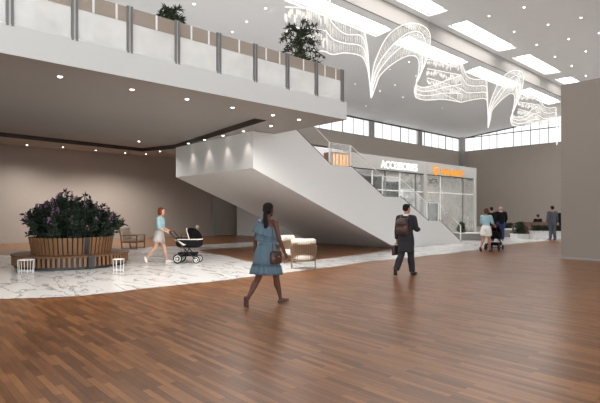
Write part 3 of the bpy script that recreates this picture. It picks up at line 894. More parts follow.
sh = empty('flowering_shrub', pc + Vector((0, 0, .74)), 0, 'big dark leafy shrub with mauve flower spikes growing from the round planter', 'shrub')
r = random.Random(5)
fm, fl, st_ = MB(), MB(), MB()
stems = []
for k in range(170):
    a = r.uniform(0, 2 * PI); q = math.sqrt(r.random()) * 1.0
    base = pc + Vector((q * .9 * math.cos(a), q * .9 * math.sin(a), .74))
    lean = (q / 1.0) ** 2
    hgt = 1.36 * (1 - .52 * lean) * r.uniform(.72, 1.06)
    tip = base + Vector((math.cos(a) * .38 * lean * 1.0, math.sin(a) * .38 * lean, hgt))
    if lean > .6 and r.random() < .5: tip += Vector((math.cos(a) * .14, math.sin(a) * .14, -.4 * r.random()))
    mid = base.lerp(tip, .5) + Vector((0, 0, .08))
    P = spline([base, mid, tip], 6); stems.append(P)
    st_.tube(P, [.014] * (len(P) - 1) + [.005], 5)
    for j in range(46):
        i = r.uniform(.12, 1) * (len(P) - 1); i0 = int(min(i, len(P) - 2)); p = P[i0].lerp(P[i0 + 1], i - i0)
        dd = rdir(r, -.25); leaf(fm, p + dd * .02, dd, rdir(r), r.uniform(.09, .19), r.uniform(.045, .085))
    if r.random() < .42:
        for j in range(26):
            t = r.uniform(.0, 1); p = P[-3].lerp(P[-1], t) + rdir(r, -.6) * .05 * (1.2 - t) + Vector((0, 0, .10 * t))
            s2 = r.uniform(.012, .024); fl.ell(p, (s2, s2, s2 * .8), 5, 3)
st_.build('stem', M['stem'], sh)
o = fm.build('foliage', M['leaf'], sh); o['kind'] = 'stuff'
o = fl.build('flower_spikes', M['flower'], sh); o['kind'] = 'stuff'; o['label'] = 'mauve flower spikes'

# small white wire stools by the bench
def wire_stool(p, label, w):
    o = empty('wire_stool', p, 0, label, 'stool', 'low white wire stools by the round bench')
    n = 8
    for z, nm, rr in ((.33, 'seat_ring', w), (.05, 'base_ring', w * .9)):
        m = MB(); m.tube([(p.x + rr * math.cos(2 * PI * k / 20), p.y + rr * math.sin(2 * PI * k / 20), z + .012) for k in range(21)], .008, 6); m.build(nm, M['whitem'], o)
    m = MB(); m.bar((p.x - w, p.y, .342), (p.x + w, p.y, .342), .007, 5); m.bar((p.x, p.y - w, .342), (p.x, p.y + w, .342), .007, 5); m.build('seat_cross', M['whitem'], o)
    for k in range(n):
        a = 2 * PI * k / n
        m = MB(); m.bar((p.x + w * math.cos(a), p.y + w * math.sin(a), .33), (p.x + w * .9 * math.cos(a), p.y + w * .9 * math.sin(a), .006), .007, 6); m.build('wire_leg', M['whitem'], o)
wire_stool(onz(26, 273.4), 'low white wire stool before the left end of the round bench', .19)
wire_stool(onz(118.5, 272.5), 'low white wire stool before the right end of the round bench', .14)

# ================================================================== chairs
def oak_armchair(p, rz, label):
    """seat faces local +y"""
    o = empty('oak_armchair', p, rz, label, 'armchair', 'low oak framed armchairs')
    T = Matrix.Translation(p) @ Matrix.Rotation(rz, 4, 'Z')
    def B(name, mb, mat, **k):
        mb.bm.transform(T); return mb.build(name, mat, o, **k)
    for sx in (-1, 1):
        x = sx * .36
        m = MB(); m.box((x - .022, .34, 0), (x + .022, .385, .56)); B('front_leg', m, M['wood'])
        m = MB(); m.prism([(x - .022, -.30, 0), (x - .022, -.255, 0), (x - .022, -.31, .56), (x - .022, -.40, .84), (x - .022, -.44, .84), (x - .022, -.355, .56)], (.044, 0, 0)); B('rear_leg', m, M['wood'])
        m = MB(); m.box((x - .03, -.34, .545), (x + .03, .40, .58)); B('armrest', m, M['wood'])
        m = MB(); m.box((x - .02, -.28, .02), (x + .02, .36, .055)); B('runner', m, M['wood'])
    m = MB(); m.box((-.36, .32, .26), (.36, .36, .32)); m.box((-.36, -.30, .26), (.36, -.26, .32)); m.box((-.36, -.28, .26), (-.33, .34, .32)); m.box((.33, -.28, .26), (.36, .34, .32)); B('seat_frame', m, M['wood'])
    m = MB(); m.box((-.325, -.28, .32), (.325, .36, .45)); B('seat_cushion', m, M['beige'], bevel=.04, smooth=True)
    m = MB(); m.prism([(-.32, -.27, .46), (-.32, -.16, .45), (-.32, -.28, .86), (-.32, -.40, .88)], (.64, 0, 0)); B('back_cushion', m, M['beige'], bevel=.035, smooth=True)
    m = MB(); m.capsule([(-.24, -.31, .90), (.24, -.31, .90)], .07, 12); B('head_roll', m, M['cream'], smooth=True)
    return o
heading_right = YAW - PI / 2          # local +y towards image right
oak_armchair(onz(132.5, 248.6), heading_right - .12, 'oak armchair with beige cushions facing right, between the round planter and the strolling woman')
oak_armchair(onz(190, 247.6), heading_right + PI + .2, 'oak armchair half hidden behind the black pram on the left')

M['weave'] = pm('woven_cane', (166, 142, 118), .8, var=.3, scale=30)
def cane_chair(p, rz, label, tall=False):
    o = empty('cane_lounge_chair', p, rz, label, 'lounge chair', 'cane lounge chairs by the stair')
    T = Matrix.Translation(p) @ Matrix.Rotation(rz, 4, 'Z')
    def B(name, mb, mat, **k):
        mb.bm.transform(T); return mb.build(name, mat, o, **k)
    H = .74
    # curved back: an arc of canes around the rear
    R0, R1 = .33, .36
    arc = [math.radians(a) for a in range(180, 361, 10)]
    def at(a, z, r): return Vector((r * math.cos(a), r * .82 * math.sin(a) + .02, z))
    ZT = lambda a: .60 + .13 * max(0, -math.sin(a))
    m = MB(); m.tube([at(a, ZT(a), R1) for a in arc], .018, 8); B('top_rail', m, M['rattan'])
    m = MB(); m.tube([at(a, .24, R0) for a in arc], .016, 8); B('bottom_rail', m, M['rattan'])
    m = MB(); m.tube([at(a, .42, (R0 + R1) / 2) for a in arc], .009, 6); B('middle_rail', m, M['rattan'])
    for a in arc:
        m = MB(); m.tube([at(a, .23, R0), at(a, .42, (R0 + R1) / 2 + .008), at(a, ZT(a), R1)], .010, 6); B('cane', m, M['rattan'])
    m = MB(); m.tube([at(math.radians(a), .24, R0) for a in (180, 0)], .018, 8); B('front_rail', m, M['rattan'])
    for a, nm in ((200, 'leg'), (340, 'leg'), (180 - 12, 'leg'), (12, 'leg')):
        q = at(math.radians(a), .25, R0)
        m = MB(); m.tube([q, Vector((q.x * 1.04, q.y * 1.04, 0.0))], [.017, .012], 8); B(nm, m, M['rattan'])
    m = MB(); m.lathe((0, .03, .25), [(.02, 0), (.28, 0), (.31, .04), (.31, .11), (.27, .15), (.02, .16)], 28); B('seat_cushion', m, M['cream'], smooth=True)
    m = MB()
    m.loft([[at(a, .25, R0 - .02) for a in arc], [at(a, .45, (R0 + R1) / 2 - .018) for a in arc], [at(a, ZT(a) - .03, R1 - .02) for a in arc]], cap=False, closed=False)
    bmesh.ops.solidify(m.bm, geom=m.bm.faces[:], thickness=.008); B('woven_back', m, M['weave'])
    m = MB(); m.capsule([at(math.radians(a), .745, .285) for a in range(205, 336, 10)], .088, 12); B('back_cushion', m, M['cream'], smooth=True)
    return o
base = onz(303.5, 268.5)
cane_chair(base, YAW + .05, 'cane lounge chair with cream back roll, nearest the strolling woman in the blue dress')
p2 = onz(289.5, 262.5)
o2 = copy_tree(bpy.data.objects['cane_lounge_chair'])
o2.location = p2; o2.rotation_euler = (0, 0, YAW - 2.2); o2['label'] = 'second cane lounge chair, partly behind the blue dress and its cream twin'
# tall striped cushion seen between them
m = MB(); q = onz(288.5, 264.0)

# ================================================================== prams
def pram(p, rz, label, light=True):
    """local +y is the travel direction; handle at -y"""
    o = empty('pram', p, rz, label, 'pram', 'black prams')
    T = Matrix.Translation(p) @ Matrix.Rotation(rz, 4, 'Z')
    def B(name, mb, mat, par=o, **k):
        mb.bm.transform(T); return mb.build(name, mat, par, **k)
    def wheel(x, y, r):
        m = MB()
        m.tube([(x, y + r * .86 * math.cos(2 * PI * k / 24), r + r * .86 * math.sin(2 * PI * k / 24)) for k in range(25)], (r * .14, .028) if False else r * .15, 8)
        w = B('wheel', m, M['black'], smooth=True)
        m = MB(); m.tube([(x, y + r * .62 * math.cos(2 * PI * k / 20), r + r * .62 * math.sin(2 * PI * k / 20)) for k in range(21)], .014, 6); m.bar((x - .03, y, r), (x + .03, y, r), .03, 10)
        B('rim', m, M['whitem'] if light else M['dgrey'], w)
        m = MB()
        for k in range(5):
            a = 2 * PI * k / 5; m.bar((x, y, r), (x, y + r * .62 * math.cos(a), r + r * .62 * math.sin(a)), .011, 6)
        B('spokes', m, M['black'], w)
    for sx in (-1, 1):
        wheel(sx * .28, -.24, .15); wheel(sx * .24, .36, .115)
    m = MB(); m.bar((-.28, -.24, .15), (.28, -.24, .15), .014); B('axle', m, M['black'])
    m = MB(); m.bar((-.24, .36, .115), (.24, .36, .115), .014); B('axle', m, M['black'])
    for sx in (-1, 1):
        x = sx * .25
        m = MB(); m.tube([(x, .36, .12), (x, .1, .34), (x, -.02, .46), (x, -.38, .84), (x, -.50, .98)], .016, 8); B('frame_tube', m, M['black'], smooth=True)
        m = MB(); m.tube([(x, -.24, .15), (x, -.05, .32), (x, .06, .52)], .016, 8); B('frame_tube', m, M['black'], smooth=True)
    m = MB(); m.tube([(-.25, -.48, .965), (-.2, -.52, 1.0), (.2, -.52, 1.0), (.25, -.48, .965)], .02, 8); B('handle', m, M['leather'], smooth=True)
    m = MB(); m.loft([[(sx_ * .2, yy, .22) for sx_, yy in ((-1, -.2), (1, -.2), (1, .3), (-1, .3))], [(sx_ * .23, yy, .33) for sx_, yy in ((-1, -.26), (1, -.26), (1, .34), (-1, .34))]]); B('basket', m, M['blackcloth'])
    # bassinet
    def rr(w, l, z, cy=.08): return [(w * (abs(math.cos(t)) ** .6) * (1 if math.cos(t) > 0 else -1), cy + l * (abs(math.sin(t)) ** .6) * (1 if math.sin(t) > 0 else -1), z) for t in [2 * PI * k / 28 for k in range(28)]]
    m = MB(); m.loft([rr(.17, .36, .50), rr(.205, .42, .55), rr(.215, .44, .66), rr(.22, .45, .74), rr(.20, .43, .745), rr(.19, .42, .70)]); B('bassinet', m, M['blackcloth'], smooth=True)
    m = MB(); m.loft([rr(.222, .452, .735), rr(.228, .458, .75), rr(.222, .452, .765), rr(.20, .43, .76)], cap=False); B('rim_trim', m, M['cream'] if light else M['blackcloth'], smooth=True)
    m = MB(); m.loft([rr(.205, .24, .752, -.13), rr(.19, .22, .79, -.13), rr(.10, .12, .80, -.13)]); B('apron', m, M['blackcloth'], smooth=True)
    # hood: fan of ribs hinged at the middle
    m = MB(); rings = []
    hinge = Vector((0, .14, .74))
    for k in range(9):
        a = math.radians(-6 + 118 * k / 8); R_ = .37
        dirv = Vector((0, math.cos(a), math.sin(a)))
        rings.append([hinge + Vector((.222 * math.cos(t), 0, 0)) + dirv * (R_ * math.sin(t) * (.92 + .08 * math.sin(t))) for t in [PI * j / 14 for j in range(15)]])
    m.loft(rings, cap=False, closed=False)
    bmesh.ops.solidify(m.bm, geom=m.bm.faces[:], thickness=.012)
    B('hood', m, M['blackcloth'], smooth=True)
    m = MB(); a = math.radians(112); dv_ = Vector((0, math.cos(a), math.sin(a)))
    m.tube([hinge + Vector((.228 * math.cos(t), 0, 0)) + dv_ * (.377 * math.sin(t)) for t in [PI * j / 18 for j in range(19)]], .017, 6); B('hood_trim', m, M['cream'] if light else M['dgrey'], smooth=True)
    if light:
        m = MB(); m.prism([(.224, -.36, .74), (.224, -.27, .74), (.222, .02, .58), (.222, -.06, .56)], (.008, 0, 0)); B('side_stripe', m, M['cream'])
    return o
pr1 = pram(onz(187.5, 262.6), heading_right, 'black pram with cream trim pushed by the woman on the marble path')
pr2p = onz(497, 251.0)
pram(pr2p, YAW - .35, 'dark pram in front of the woman in white shorts on the right', False)

# ================================================================== low planters, benches and hedges at the far right
def hedge(a, b, dep, z0, z1, label, n, mat='leaf2', name='hedge'):
    c = (a + b) / 2; ax = (b - a).normalized(); L = (b - a).length; ay = Vector((-ax.y, ax.x, 0))
    o = empty(name, (c.x, c.y, z0), 0, label, 'hedge' if name == 'hedge' else 'shrub')
    m = MB(); rr_ = random.Random(int(abs(c.x * 100)))
    for k in range(n):
        u, v, w = rr_.uniform(-.5, .5), rr_.uniform(-.5, .5), rr_.random()
        if name != 'hedge':
            sc = math.sqrt(max(0, 1 - w * w * .9)); u *= sc; v *= sc
        p = c + ax * (u * L) + ay * (v * dep); p.z = z0 + w * (z1 - z0)
        dd = rdir(rr_, -.1); leaf(m, p, dd, rdir(rr_), rr_.uniform(.07, .15), .06)
    x = m.build('foliage', M[mat], o); x['kind'] = 'stuff'
    m = MB()
    for k in range(8):
        p = c + ax * (rr_.uniform(-.4, .4) * L) + ay * (rr_.uniform(-.3, .3) * dep)
        m.tube([(p.x, p.y, z0 + .0), (p.x + .03, p.y, z0 + (z1 - z0) * .7)], .012, 5)
    m.build('stem', M['wood2'], o)
    return o
def obox(a, b, dep, z0, z1):
    ax = (b - a).normalized(); ay = Vector((-ax.y, ax.x, 0)) * dep
    return [Vector((p.x, p.y, z0)) for p in (a, b, b + ay, a + ay)], (0, 0, z1 - z0)
ayf = Vector((FX, FY, 0))
def box_planter(pxa, pxb, pyb, dep, h, label, mat='white', cap='white', name='planter_box', cat='planter'):
    a, b = onz(pxa, pyb), onz(pxb, pyb)
    c = (a + b) / 2
    o = empty(name, (c.x, c.y, 0), 0, label, cat)
    m = MB(); pts, off = obox(a, b, dep, .008, h - .05); m.prism(pts, off); m.build('body', M[mat], o)
    ax = (b - a).normalized(); ay = Vector((-ax.y, ax.x, 0))
    a2, b2 = a - ax * .03 - ay * .03, b + ax * .03 - ay * .03
    m = MB(); pts, off = obox(a2, b2, dep + .06, h - .05, h); m.prism(pts, off); m.build('rim', M[cap], o)
    return a, b, ay
a, b, ay = box_planter(459.5, 482, 240.6, 1.1, .42, 'low grey stone ledge with white top at the foot of the stair', 'stone', 'white', 'stone_ledge', 'ledge')
hedge(a + ay * .35 + (b - a) * .05, a + ay * .35 + (b - a) * .32, .5, .42, .95, 'small dark bush on the grey ledge behind the stair post', 500, name='bush')
a, b, ay = box_planter(499, 519.5, 237.2, 1.4, .50, 'low grey stone ledge with white top right of the two dark jackets', 'stone', 'white', 'stone_ledge', 'ledge')
hedge(a + ay * 1.0, b + ay * 1.0, .5, .5, .82, 'low dark hedge on the far grey ledge below the long timber bench back', 800)
ba, bb = a + ay * 2.2, b + ay * 2.2
def bench(a, b, dep, h, label, arm=False):
    ax = (b - a).normalized(); ay = Vector((-ax.y, ax.x, 0)); c = (a + b) / 2
    o = empty('timber_bench', (c.x, c.y, 0), 0, label, 'bench')
    m = MB(); pts, off = obox(a, b, .07, .12, h); m.prism(pts, off); m.build('backrest', M['benchwood'], o)
    m = MB(); pts, off = obox(a + ay * .07, b + ay * .07, dep, .38, .45); m.prism(pts, off); m.build('seat', M['benchwood'], o)
    for q in (a, b - ax * .09):
        m = MB(); pts, off = obox(q + ay * -.02, q + ax * .09 + ay * -.02, dep + .09, 0.006, h + .02 if arm else .5); m.prism(pts, off); m.build('end_panel', M['benchwood'], o)
    return o
k = 1.07
bench(ba + Vector((0, 0, 0)), bb, .5, .98, 'long dark timber bench back above the low hedge, behind the two dark jackets')
a, b, ay = box_planter(516.5, 529, 238.8, .8, .27, 'small white planter box left of the timber end panel', 'white', 'white')
hedge(a + ay * .4, b + ay * .4, .75, .27, .92, 'rounded dark bush in the small white planter box', 700, name='bush')
a, b, ay = box_planter(535.5, 566, 239.2, .7, .46, 'long white planter box beside the man in the grey suit', 'white', 'white')
PLB = (a.copy(), b.copy(), ay.copy())
hedge(a + ay * .35, b + ay * .35, .55, .46, .74, 'low dark hedge in the long white planter box', 1100)
e0 = onz(530.8, 237.6); e1 = e0 + (b - a).normalized() * (b - a).length * 1.05
e0 += ay * .95; e1 += ay * .95
bench(e0, e1, .5, .92, 'dark timber bench behind the long white planter, with thick end panel', True)
SEAT = (e0, e1, ay)

# ================================================================== plants on the mezzanine
def pot_plant(p, ztrunk, zc0, zc1, rad, label, droop, n, seed):
    o = empty('potted_tree', p, 0, label, 'tree')
    m = MB(); m.lathe(p, [(.16, 0.0), (.24, .42), (.26, .45), (.22, .45), (.20, .38), (.01, .38)], 24); m.build('pot', M['white'], o)
    m = MB(); m.tube([p + Vector((0, 0, .35)), p + Vector((.03, .02, (ztrunk - p.z) * .5)), Vector((p.x, p.y, ztrunk))], [.035, .028, .02], 8); m.build('trunk', M['wood2'], o)
    rr_ = random.Random(seed); m = MB(); br = MB()
    for k in range(n):
        f = k / n; a = k * 2.39996
        z = zc0 + (zc1 - zc0) * f * .75
        L = rad * (1 - .45 * f) * rr_.uniform(.75, 1.08)
        b0 = Vector((p.x, p.y, min(z, ztrunk + .9)))
        up = .25 + .9 * f
        tip = b0 + Vector((math.cos(a) * L, math.sin(a) * L, L * (up - droop)))
        mid = b0.lerp(tip, .5) + Vector((0, 0, .18 * L + .06))
        P = spline([b0, mid, tip], 6); br.tube(P, [.010] * (len(P) - 1) + [.004], 5)
        for i in range(1, len(P)):
            for s_ in range(5):
                q = P[i - 1].lerp(P[i], rr_.random()); dd = (P[i] - P[i - 1]).normalized() * .6 + rdir(rr_, -.7) * .8
                leaf(m, q, dd, Vector((0, 0, 1)), rr_.uniform(.09, .18), rr_.uniform(.03, .055))
    br.tube([Vector((p.x, p.y, ztrunk)), Vector((p.x + .02, p.y, zc1 - .1))], [.02, .008], 6)
    br.build('branch', M['wood2'], o)
    x = m.build('foliage', M['leaf2'], o); x['kind'] = 'stuff'
q = onX(300, 60, -10.4); zc1 = onX(300, 19, -10.4).z
pot_plant(Vector((q.x, q.y, ZD)), q.z - .2, q.z - .15, zc1, .86, 'bushy dark green tree rising above the glass near the mezzanine end', .62, 30, 4)
q = onX(172, 40, -10.3); zc1 = onX(170, 9, -10.3).z
pot_plant(Vector((q.x, q.y, ZD)), q.z - .1, q.z - .15, zc1 , .45, 'slender green tree behind the frosted glass, its crown just over the top', .25, 24, 9)
# ================================================================== people
def rotx(v, a):     # pitch forward: a>0 swings a downward vector to +y
    c, s = math.cos(a), math.sin(a)
    return Vector((v.x, v.y * c - v.z * s, v.y * s + v.z * c))
D = math.radians
def ellring(c, rx, ry, n=24, wob=0, nw=9, ph=0, tilt=0.0):
    out = []
    for k in range(n):
        t = 2 * PI * k / n; f = 1 + wob * math.sin(nw * t + ph)
        x, y = rx * f * math.cos(t), ry * f * math.sin(t)
        out.append(Vector((c[0] + x, c[1] + y, c[2] + tilt * x)))
    return out
class Person:
    def __init__(s, loc, heading, H, label, female=False, skin='skin_m', legs=None, arms=None, lean=0, head_yaw=0, head_pitch=0, voxel=.009, build_=1.0, seated=False, name='person', group=None):
        """legs: {'L':(thigh pitch, knee bend, foot pitch), 'R':...}; arms: {'L':(pitch, abduct, elbow, inward)}"""
        s.H = H; s.f = female; s.skin = M[skin]; s.vox = voxel; s.w = build_
        legs = legs or {'L': (0, 0, 0), 'R': (0, 0, 0)}; arms = arms or {'L': (3, 8, 8, 0), 'R': (3, 8, 8, 0)}
        h = lambda v: v * H
        J = {}
        hipz = .52
        J['hip'] = Vector((0, 0, hipz))
        def low_of(a, kb, fp):
            th = rotx(Vector((0, 0, -1)), D(a)) * .245 + rotx(Vector((0, 0, -1)), D(a - kb)) * .235
            fd = rotx(Vector((0, 1, 0)), D(a - kb + fp)); u = Vector((0, -fd.z, fd.y))
            he = th - u * .03 - fd * .022; ba = th - u * .03 + fd * .075
            return min(he.z, ba.z, ba.z + (fd.z if fp >= -25 else 0) * .035)
        if not seated:                    # bend the lower knee until both feet meet the floor
            for _ in range(60):
                lo = {q: low_of(*legs[q]) for q in 'LR'}
                q = min(lo, key=lo.get)
                if abs(lo['L'] - lo['R']) < .0015: break
                a, kb, fp = legs[q]; legs[q] = (a + .12, kb + .5, fp if fp < -25 else fp + .38)
        for sd, sx in (('L', -1), ('R', 1)):
            hp = Vector((sx * (.052 if female else .05), 0, hipz - .02))
            a, kb, fp = legs[sd]
            th = rotx(Vector((0, 0, -1)), D(a)); shn = rotx(Vector((0, 0, -1)), D(a - kb))
            kn = hp + th * .245; an = kn + shn * .235
            fd = rotx(Vector((0, 1, 0)), D(a - kb + fp))        # toe direction
            fd = Vector((sx * .10, fd.y, fd.z)).normalized()
            up = Vector((0, -fd.z, fd.y))
            heel = an - up * .03 - fd * .022; ball = an - up * .03 + fd * .075; toe = ball + (fd if fp >= -25 else Vector((sx * .1, 1, 0)).normalized()) * .035
            J[sd] = dict(hip=hp, knee=kn, ank=an, heel=heel, ball=ball, toe=toe, fd=fd, up=up)
        low = min(min(J[q]['heel'].z, J[q]['ball'].z, J[q]['toe'].z) for q in 'LR') - .013
        if seated: low = 0
        s.dz = -low
        for q in 'LR':
            for k in ('hip', 'knee', 'ank', 'heel', 'ball', 'toe'): J[q][k] = J[q][k] + Vector((0, 0, s.dz))
        s.base = Vector((0, 0, s.dz))
        R_ = Matrix.Rotation(-D(lean), 4, 'X'); piv = Vector((0, 0, hipz))
        s.T = lambda p: (R_ @ (Vector(p) - piv)) + piv + s.base     # torso points lean about the hips
        sh = .098 if female else .116
        shz = .805
        for sd, sx in (('L', -1), ('R', 1)):
            p0 = s.T((sx * sh * build_, -.004, shz))
            pi, ab, el, inw = arms[sd]
            d1 = rotx(Vector((0, 0, -1)), D(pi)); d1 = Vector((d1.x + sx * math.sin(D(ab)), d1.y, d1.z)).normalized()
            d2 = rotx(Vector((0, 0, -1)), D(pi + el)); d2 = Vector((d2.x + sx * math.sin(D(ab * .4)) - sx * math.sin(D(inw)), d2.y, d2.z)).normalized()
            e = p0 + d1 * .172; w_ = e + d2 * .145
            J[sd].update(sho=p0, elb=e, wri=w_, d1=d1, d2=d2)
        s.J = J; s.sh = sh; s.hy = D(head_yaw); s.hp = D(head_pitch)
        s.root = empty(name, loc, heading, label, 'person', group)
        s.W = Matrix.Translation(loc) @ Matrix.Rotation(heading, 4, 'Z') @ Matrix.Scale(H, 4)
        s.neck = s.T((0, -.005, .835)); s.hc = s.T((0, .012, .868))      # chin-level pivot
        s.HM = Matrix.Translation(s.hc) @ Matrix.Rotation(s.hy, 4, 'Z') @ Matrix.Rotation(s.hp, 4, 'X') @ Matrix.Scale(.132, 4)
    def world(s, p): return s.W @ Vector(p)
    def put(s, mb, name, mat, remesh=None, iters=0, **k):
        mb.bm.transform(s.W)
        return mb.build(name, mat, s.root, remesh=remesh, iters=iters, smooth=True, **k)
    def torso_rings(s):
        w = s.w
        if s.f: t = [(.465, .070, .055, 0), (.50, .094, .068, -.004), (.535, .098, .070, -.006), (.575, .086, .062, 0), (.62, .072, .052, .004), (.66, .076, .055, .004), (.705, .086, .066, .008), (.745, .088, .064, .006), (.785, .092, .055, 0), (.812, .078, .045, -.004), (.832, .040, .036, -.006), (.85, .03, .032, -.004)]
        else: t = [(.465, .072, .058, 0), (.50, .090, .066, -.003), (.535, .092, .066, -.004), (.58, .088, .062, 0), (.62, .087, .060, .002), (.67, .094, .064, .003), (.72, .102, .068, .004), (.765, .108, .066, .0), (.795, .106, .056, -.003), (.818, .082, .046, -.005), (.836, .042, .040, -.006), (.852, .034, .036, -.004)]
        return [(z, rx * w, ry * w, y) for z, rx, ry, y in t]
    def ring(s, z, rx, ry, y, grow=0, n=24, **k):
        return [s.T(p) for p in ellring((0, y, z), rx + grow, ry + grow, n, **k)]
    def torso_at(s, z):
        t = s.torso_rings()
        for a, b in zip(t, t[1:]):
            if a[0] <= z <= b[0]:
                f = (z - a[0]) / (b[0] - a[0]); return tuple(a[i] + (b[i] - a[i]) * f for i in range(4))
        return t[0] if z < t[0][0] else t[-1]
    def leg_tube(s, sd, grow=0, k0=0., k1=1., thick=None):
        J = s.J[sd]; h, k, a = J['hip'], J['knee'], J['ank']
        w = s.w
        P = [h + Vector((0, 0, .01)), h.lerp(k, .25), h.lerp(k, .6), k.lerp(h, .06), k.lerp(a, .12), k.lerp(a, .32), k.lerp(a, .62), a.lerp(k, .1), a]
        # calf sits behind the shin
        bk = Vector((0, -1, 0)) * .010
        P[5] = P[5] + bk; P[4] = P[4] + bk * .5
        Rr = [.060, .057, .046, .035, .033, .036, .027, .020, .021]
        if s.f: Rr = [.060, .056, .044, .033, .031, .034, .025, .0185, .0195]
        return P, [r * w + grow for r in Rr]
    def arm_tube(s, sd, grow=0):
        J = s.J[sd]; a, e, w_ = J['sho'], J['elb'], J['wri']
        P = [a, a.lerp(e, .25), a.lerp(e, .6), e, e.lerp(w_, .25), e.lerp(w_, .65), w_]
        Rr = [.030, .029, .025, .0215, .0225, .0185, .0145]
        if s.f: Rr = [.026, .025, .0215, .0185, .0195, .0165, .013]
        return P, [r * s.w + grow for r in Rr]
    def hand(s, mb, sd, curl=25):
        J = s.J[sd]; d = J['d2'].normalized(); sx = -1 if sd == 'L' else 1
        n = Vector((-sx, 0, 0)); n = (n - d * n.dot(d))
        if n.length < .2: n = Vector((0, 0, -1)) - d * (-d.z)
        n.normalize(); b = d.cross(n).normalized()
        if b.y + .8 * b.z < 0: b = -b
        w_ = J['wri']
        if curl > 50: n2 = n
        mb.tube([w_ - d * .01, w_ + d * .012, w_ + d * .035, w_ + d * .056], [(.0135, .010), (.017, .0095), (.022, .009), (.0215, .0075)], 10, up=b)
        L = [.040, .046, .043, .033]
        for i, l in enumerate(L):
            o_ = w_ + d * .050 + b * ((1.5 - i) * .0112)
            c = D(curl + 4 * i); d1 = d * math.cos(c) + n * math.sin(c); d2 = d * math.cos(1.9 * c) + n * math.sin(1.9 * c)
            mb.capsule([o_, o_ + d1 * l * .52, o_ + d1 * l * .52 + d2 * l * .48], [.0054, .0052, .0044], 8)
        t0 = w_ + d * .016 + b * .016
        td = (d * .62 + b * .62 + n * .45).normalized(); te = (d * .85 + b * .2 + n * .5).normalized()
        mb.capsule([t0, t0 + td * .026, t0 + td * .026 + te * .022], [.0078, .0064, .0050], 8)
    def foot(s, mb, sd, grow=0):
        J = s.J[sd]; a, fd, up = J['ank'], J['fd'], J['up']; x = fd.cross(up).normalized()
        he, ba, to = J['heel'], J['ball'], J['toe']
        def ring(c, w, h, hh): return [c + x * (w * math.cos(t)) + up * ((h if math.sin(t) > 0 else hh) * math.sin(t)) for t in [2 * PI * k / 14 for k in range(14)]]
        g = grow
        mb.loft([ring(he - fd * (.008 + g), .010 + g, .012 + g, .008 + g), ring(he, .018 + g, .022 + g, .012 + g), ring(he.lerp(ba, .3), .020 + g, .036 + g, .012 + g),
                 ring(he.lerp(ba, .6), .022 + g, .026 + g, .012 + g), ring(ba, .026 + g, .015 + g, .012 + g), ring(to.lerp(ba, .4), .024 + g, .012 + g, .011 + g), ring(to + fd * g, .012 + g, .007 + g, .009 + g)])
    def body(s):
        mb = MB()
        mb.loft([s.ring(*t) for t in s.torso_rings()])
        for sd in 'LR':
            P, Rr = s.leg_tube(sd); mb.capsule(P, Rr, 14)
            s.foot(mb, sd)
            P, Rr = s.arm_tube(sd); mb.capsule(P, Rr, 12)
            s.hand(mb, sd, s.curl.get(sd, 22))
            J = s.J[sd]; c = s.T(((-1 if sd == 'L' else 1) * s.sh * .62 * s.w, -.004, .808))
            mb.capsule([c, J['sho'] + Vector((0, 0, .002))], [.030 * s.w, .028 * s.w], 10)
        # neck
        hb = s.HM @ Vector((0, -.06, .28))
        mb.capsule([s.neck - Vector((0, 0, .02)), s.neck, hb], [.034, .030, .029] if not s.f else [.029, .025, .025], 12)
        # head
        Q = lambda p: s.HM @ Vector(p)
        prof = [(-.02, .10, .10, .20), (.03, .19, .19, .16), (.10, .25, .27, .11), (.22, .30, .345, .06), (.34, .33, .395, .02), (.46, .345, .42, .0), (.58, .355, .445, -.02), (.70, .35, .45, -.035), (.82, .31, .41, -.045), (.91, .23, .32, -.045), (.97, .13, .19, -.045), (1.0, .04, .06, -.045)]
        mb.loft([[Q((rx * math.cos(2 * PI * k / 20), y + ry * math.sin(2 * PI * k / 20), z)) for k in range(20)] for z, rx, ry, y in prof])
        mb.loft([[Q(p) for p in r] for r in ([(-.035, .40, .56), (.035, .40, .56), (.035, .36, .56), (-.035, .36, .56)], [(-.05, .46, .42), (.05, .46, .42), (.05, .36, .42), (-.05, .36, .42)], [(-.075, .50, .33), (.075, .50, .33), (.075, .34, .31), (-.075, .34, .31)], [(-.05, .44, .29), (.05, .44, .29), (.05, .34, .28), (-.05, .34, .28)])])
        for sx in (-1, 1):
            mb.ell(Q((sx * .355, -.03, .44)), (.132 * .05, .132 * .11, .132 * .15), 10, 6, Matrix.Rotation(s.hy, 3, 'Z'))
        mb.ell(Q((0, .37, .225)), (.132 * .13, .132 * .05, .132 * .055), 10, 6, Matrix.Rotation(s.hy, 3, 'Z'))
        o = s.put(mb, 'body', s.skin, remesh=s.vox, iters=3)
        for sx in (-1, 1):
            mb = MB(); mb.ell(Q((sx * .15, .385, .48)), (.132 * .055, .132 * .035, .132 * .035), 8, 6, Matrix.Rotation(s.hy, 3, 'Z')); s.put(mb, 'eye', M['eye'])
        mb = MB(); mb.ell(Q((0, .412, .225)), (.132 * .11, .132 * .025, .132 * .03), 8, 6, Matrix.Rotation(s.hy, 3, 'Z')); s.put(mb, 'lips', M['lip'])
        return o
    curl = {}
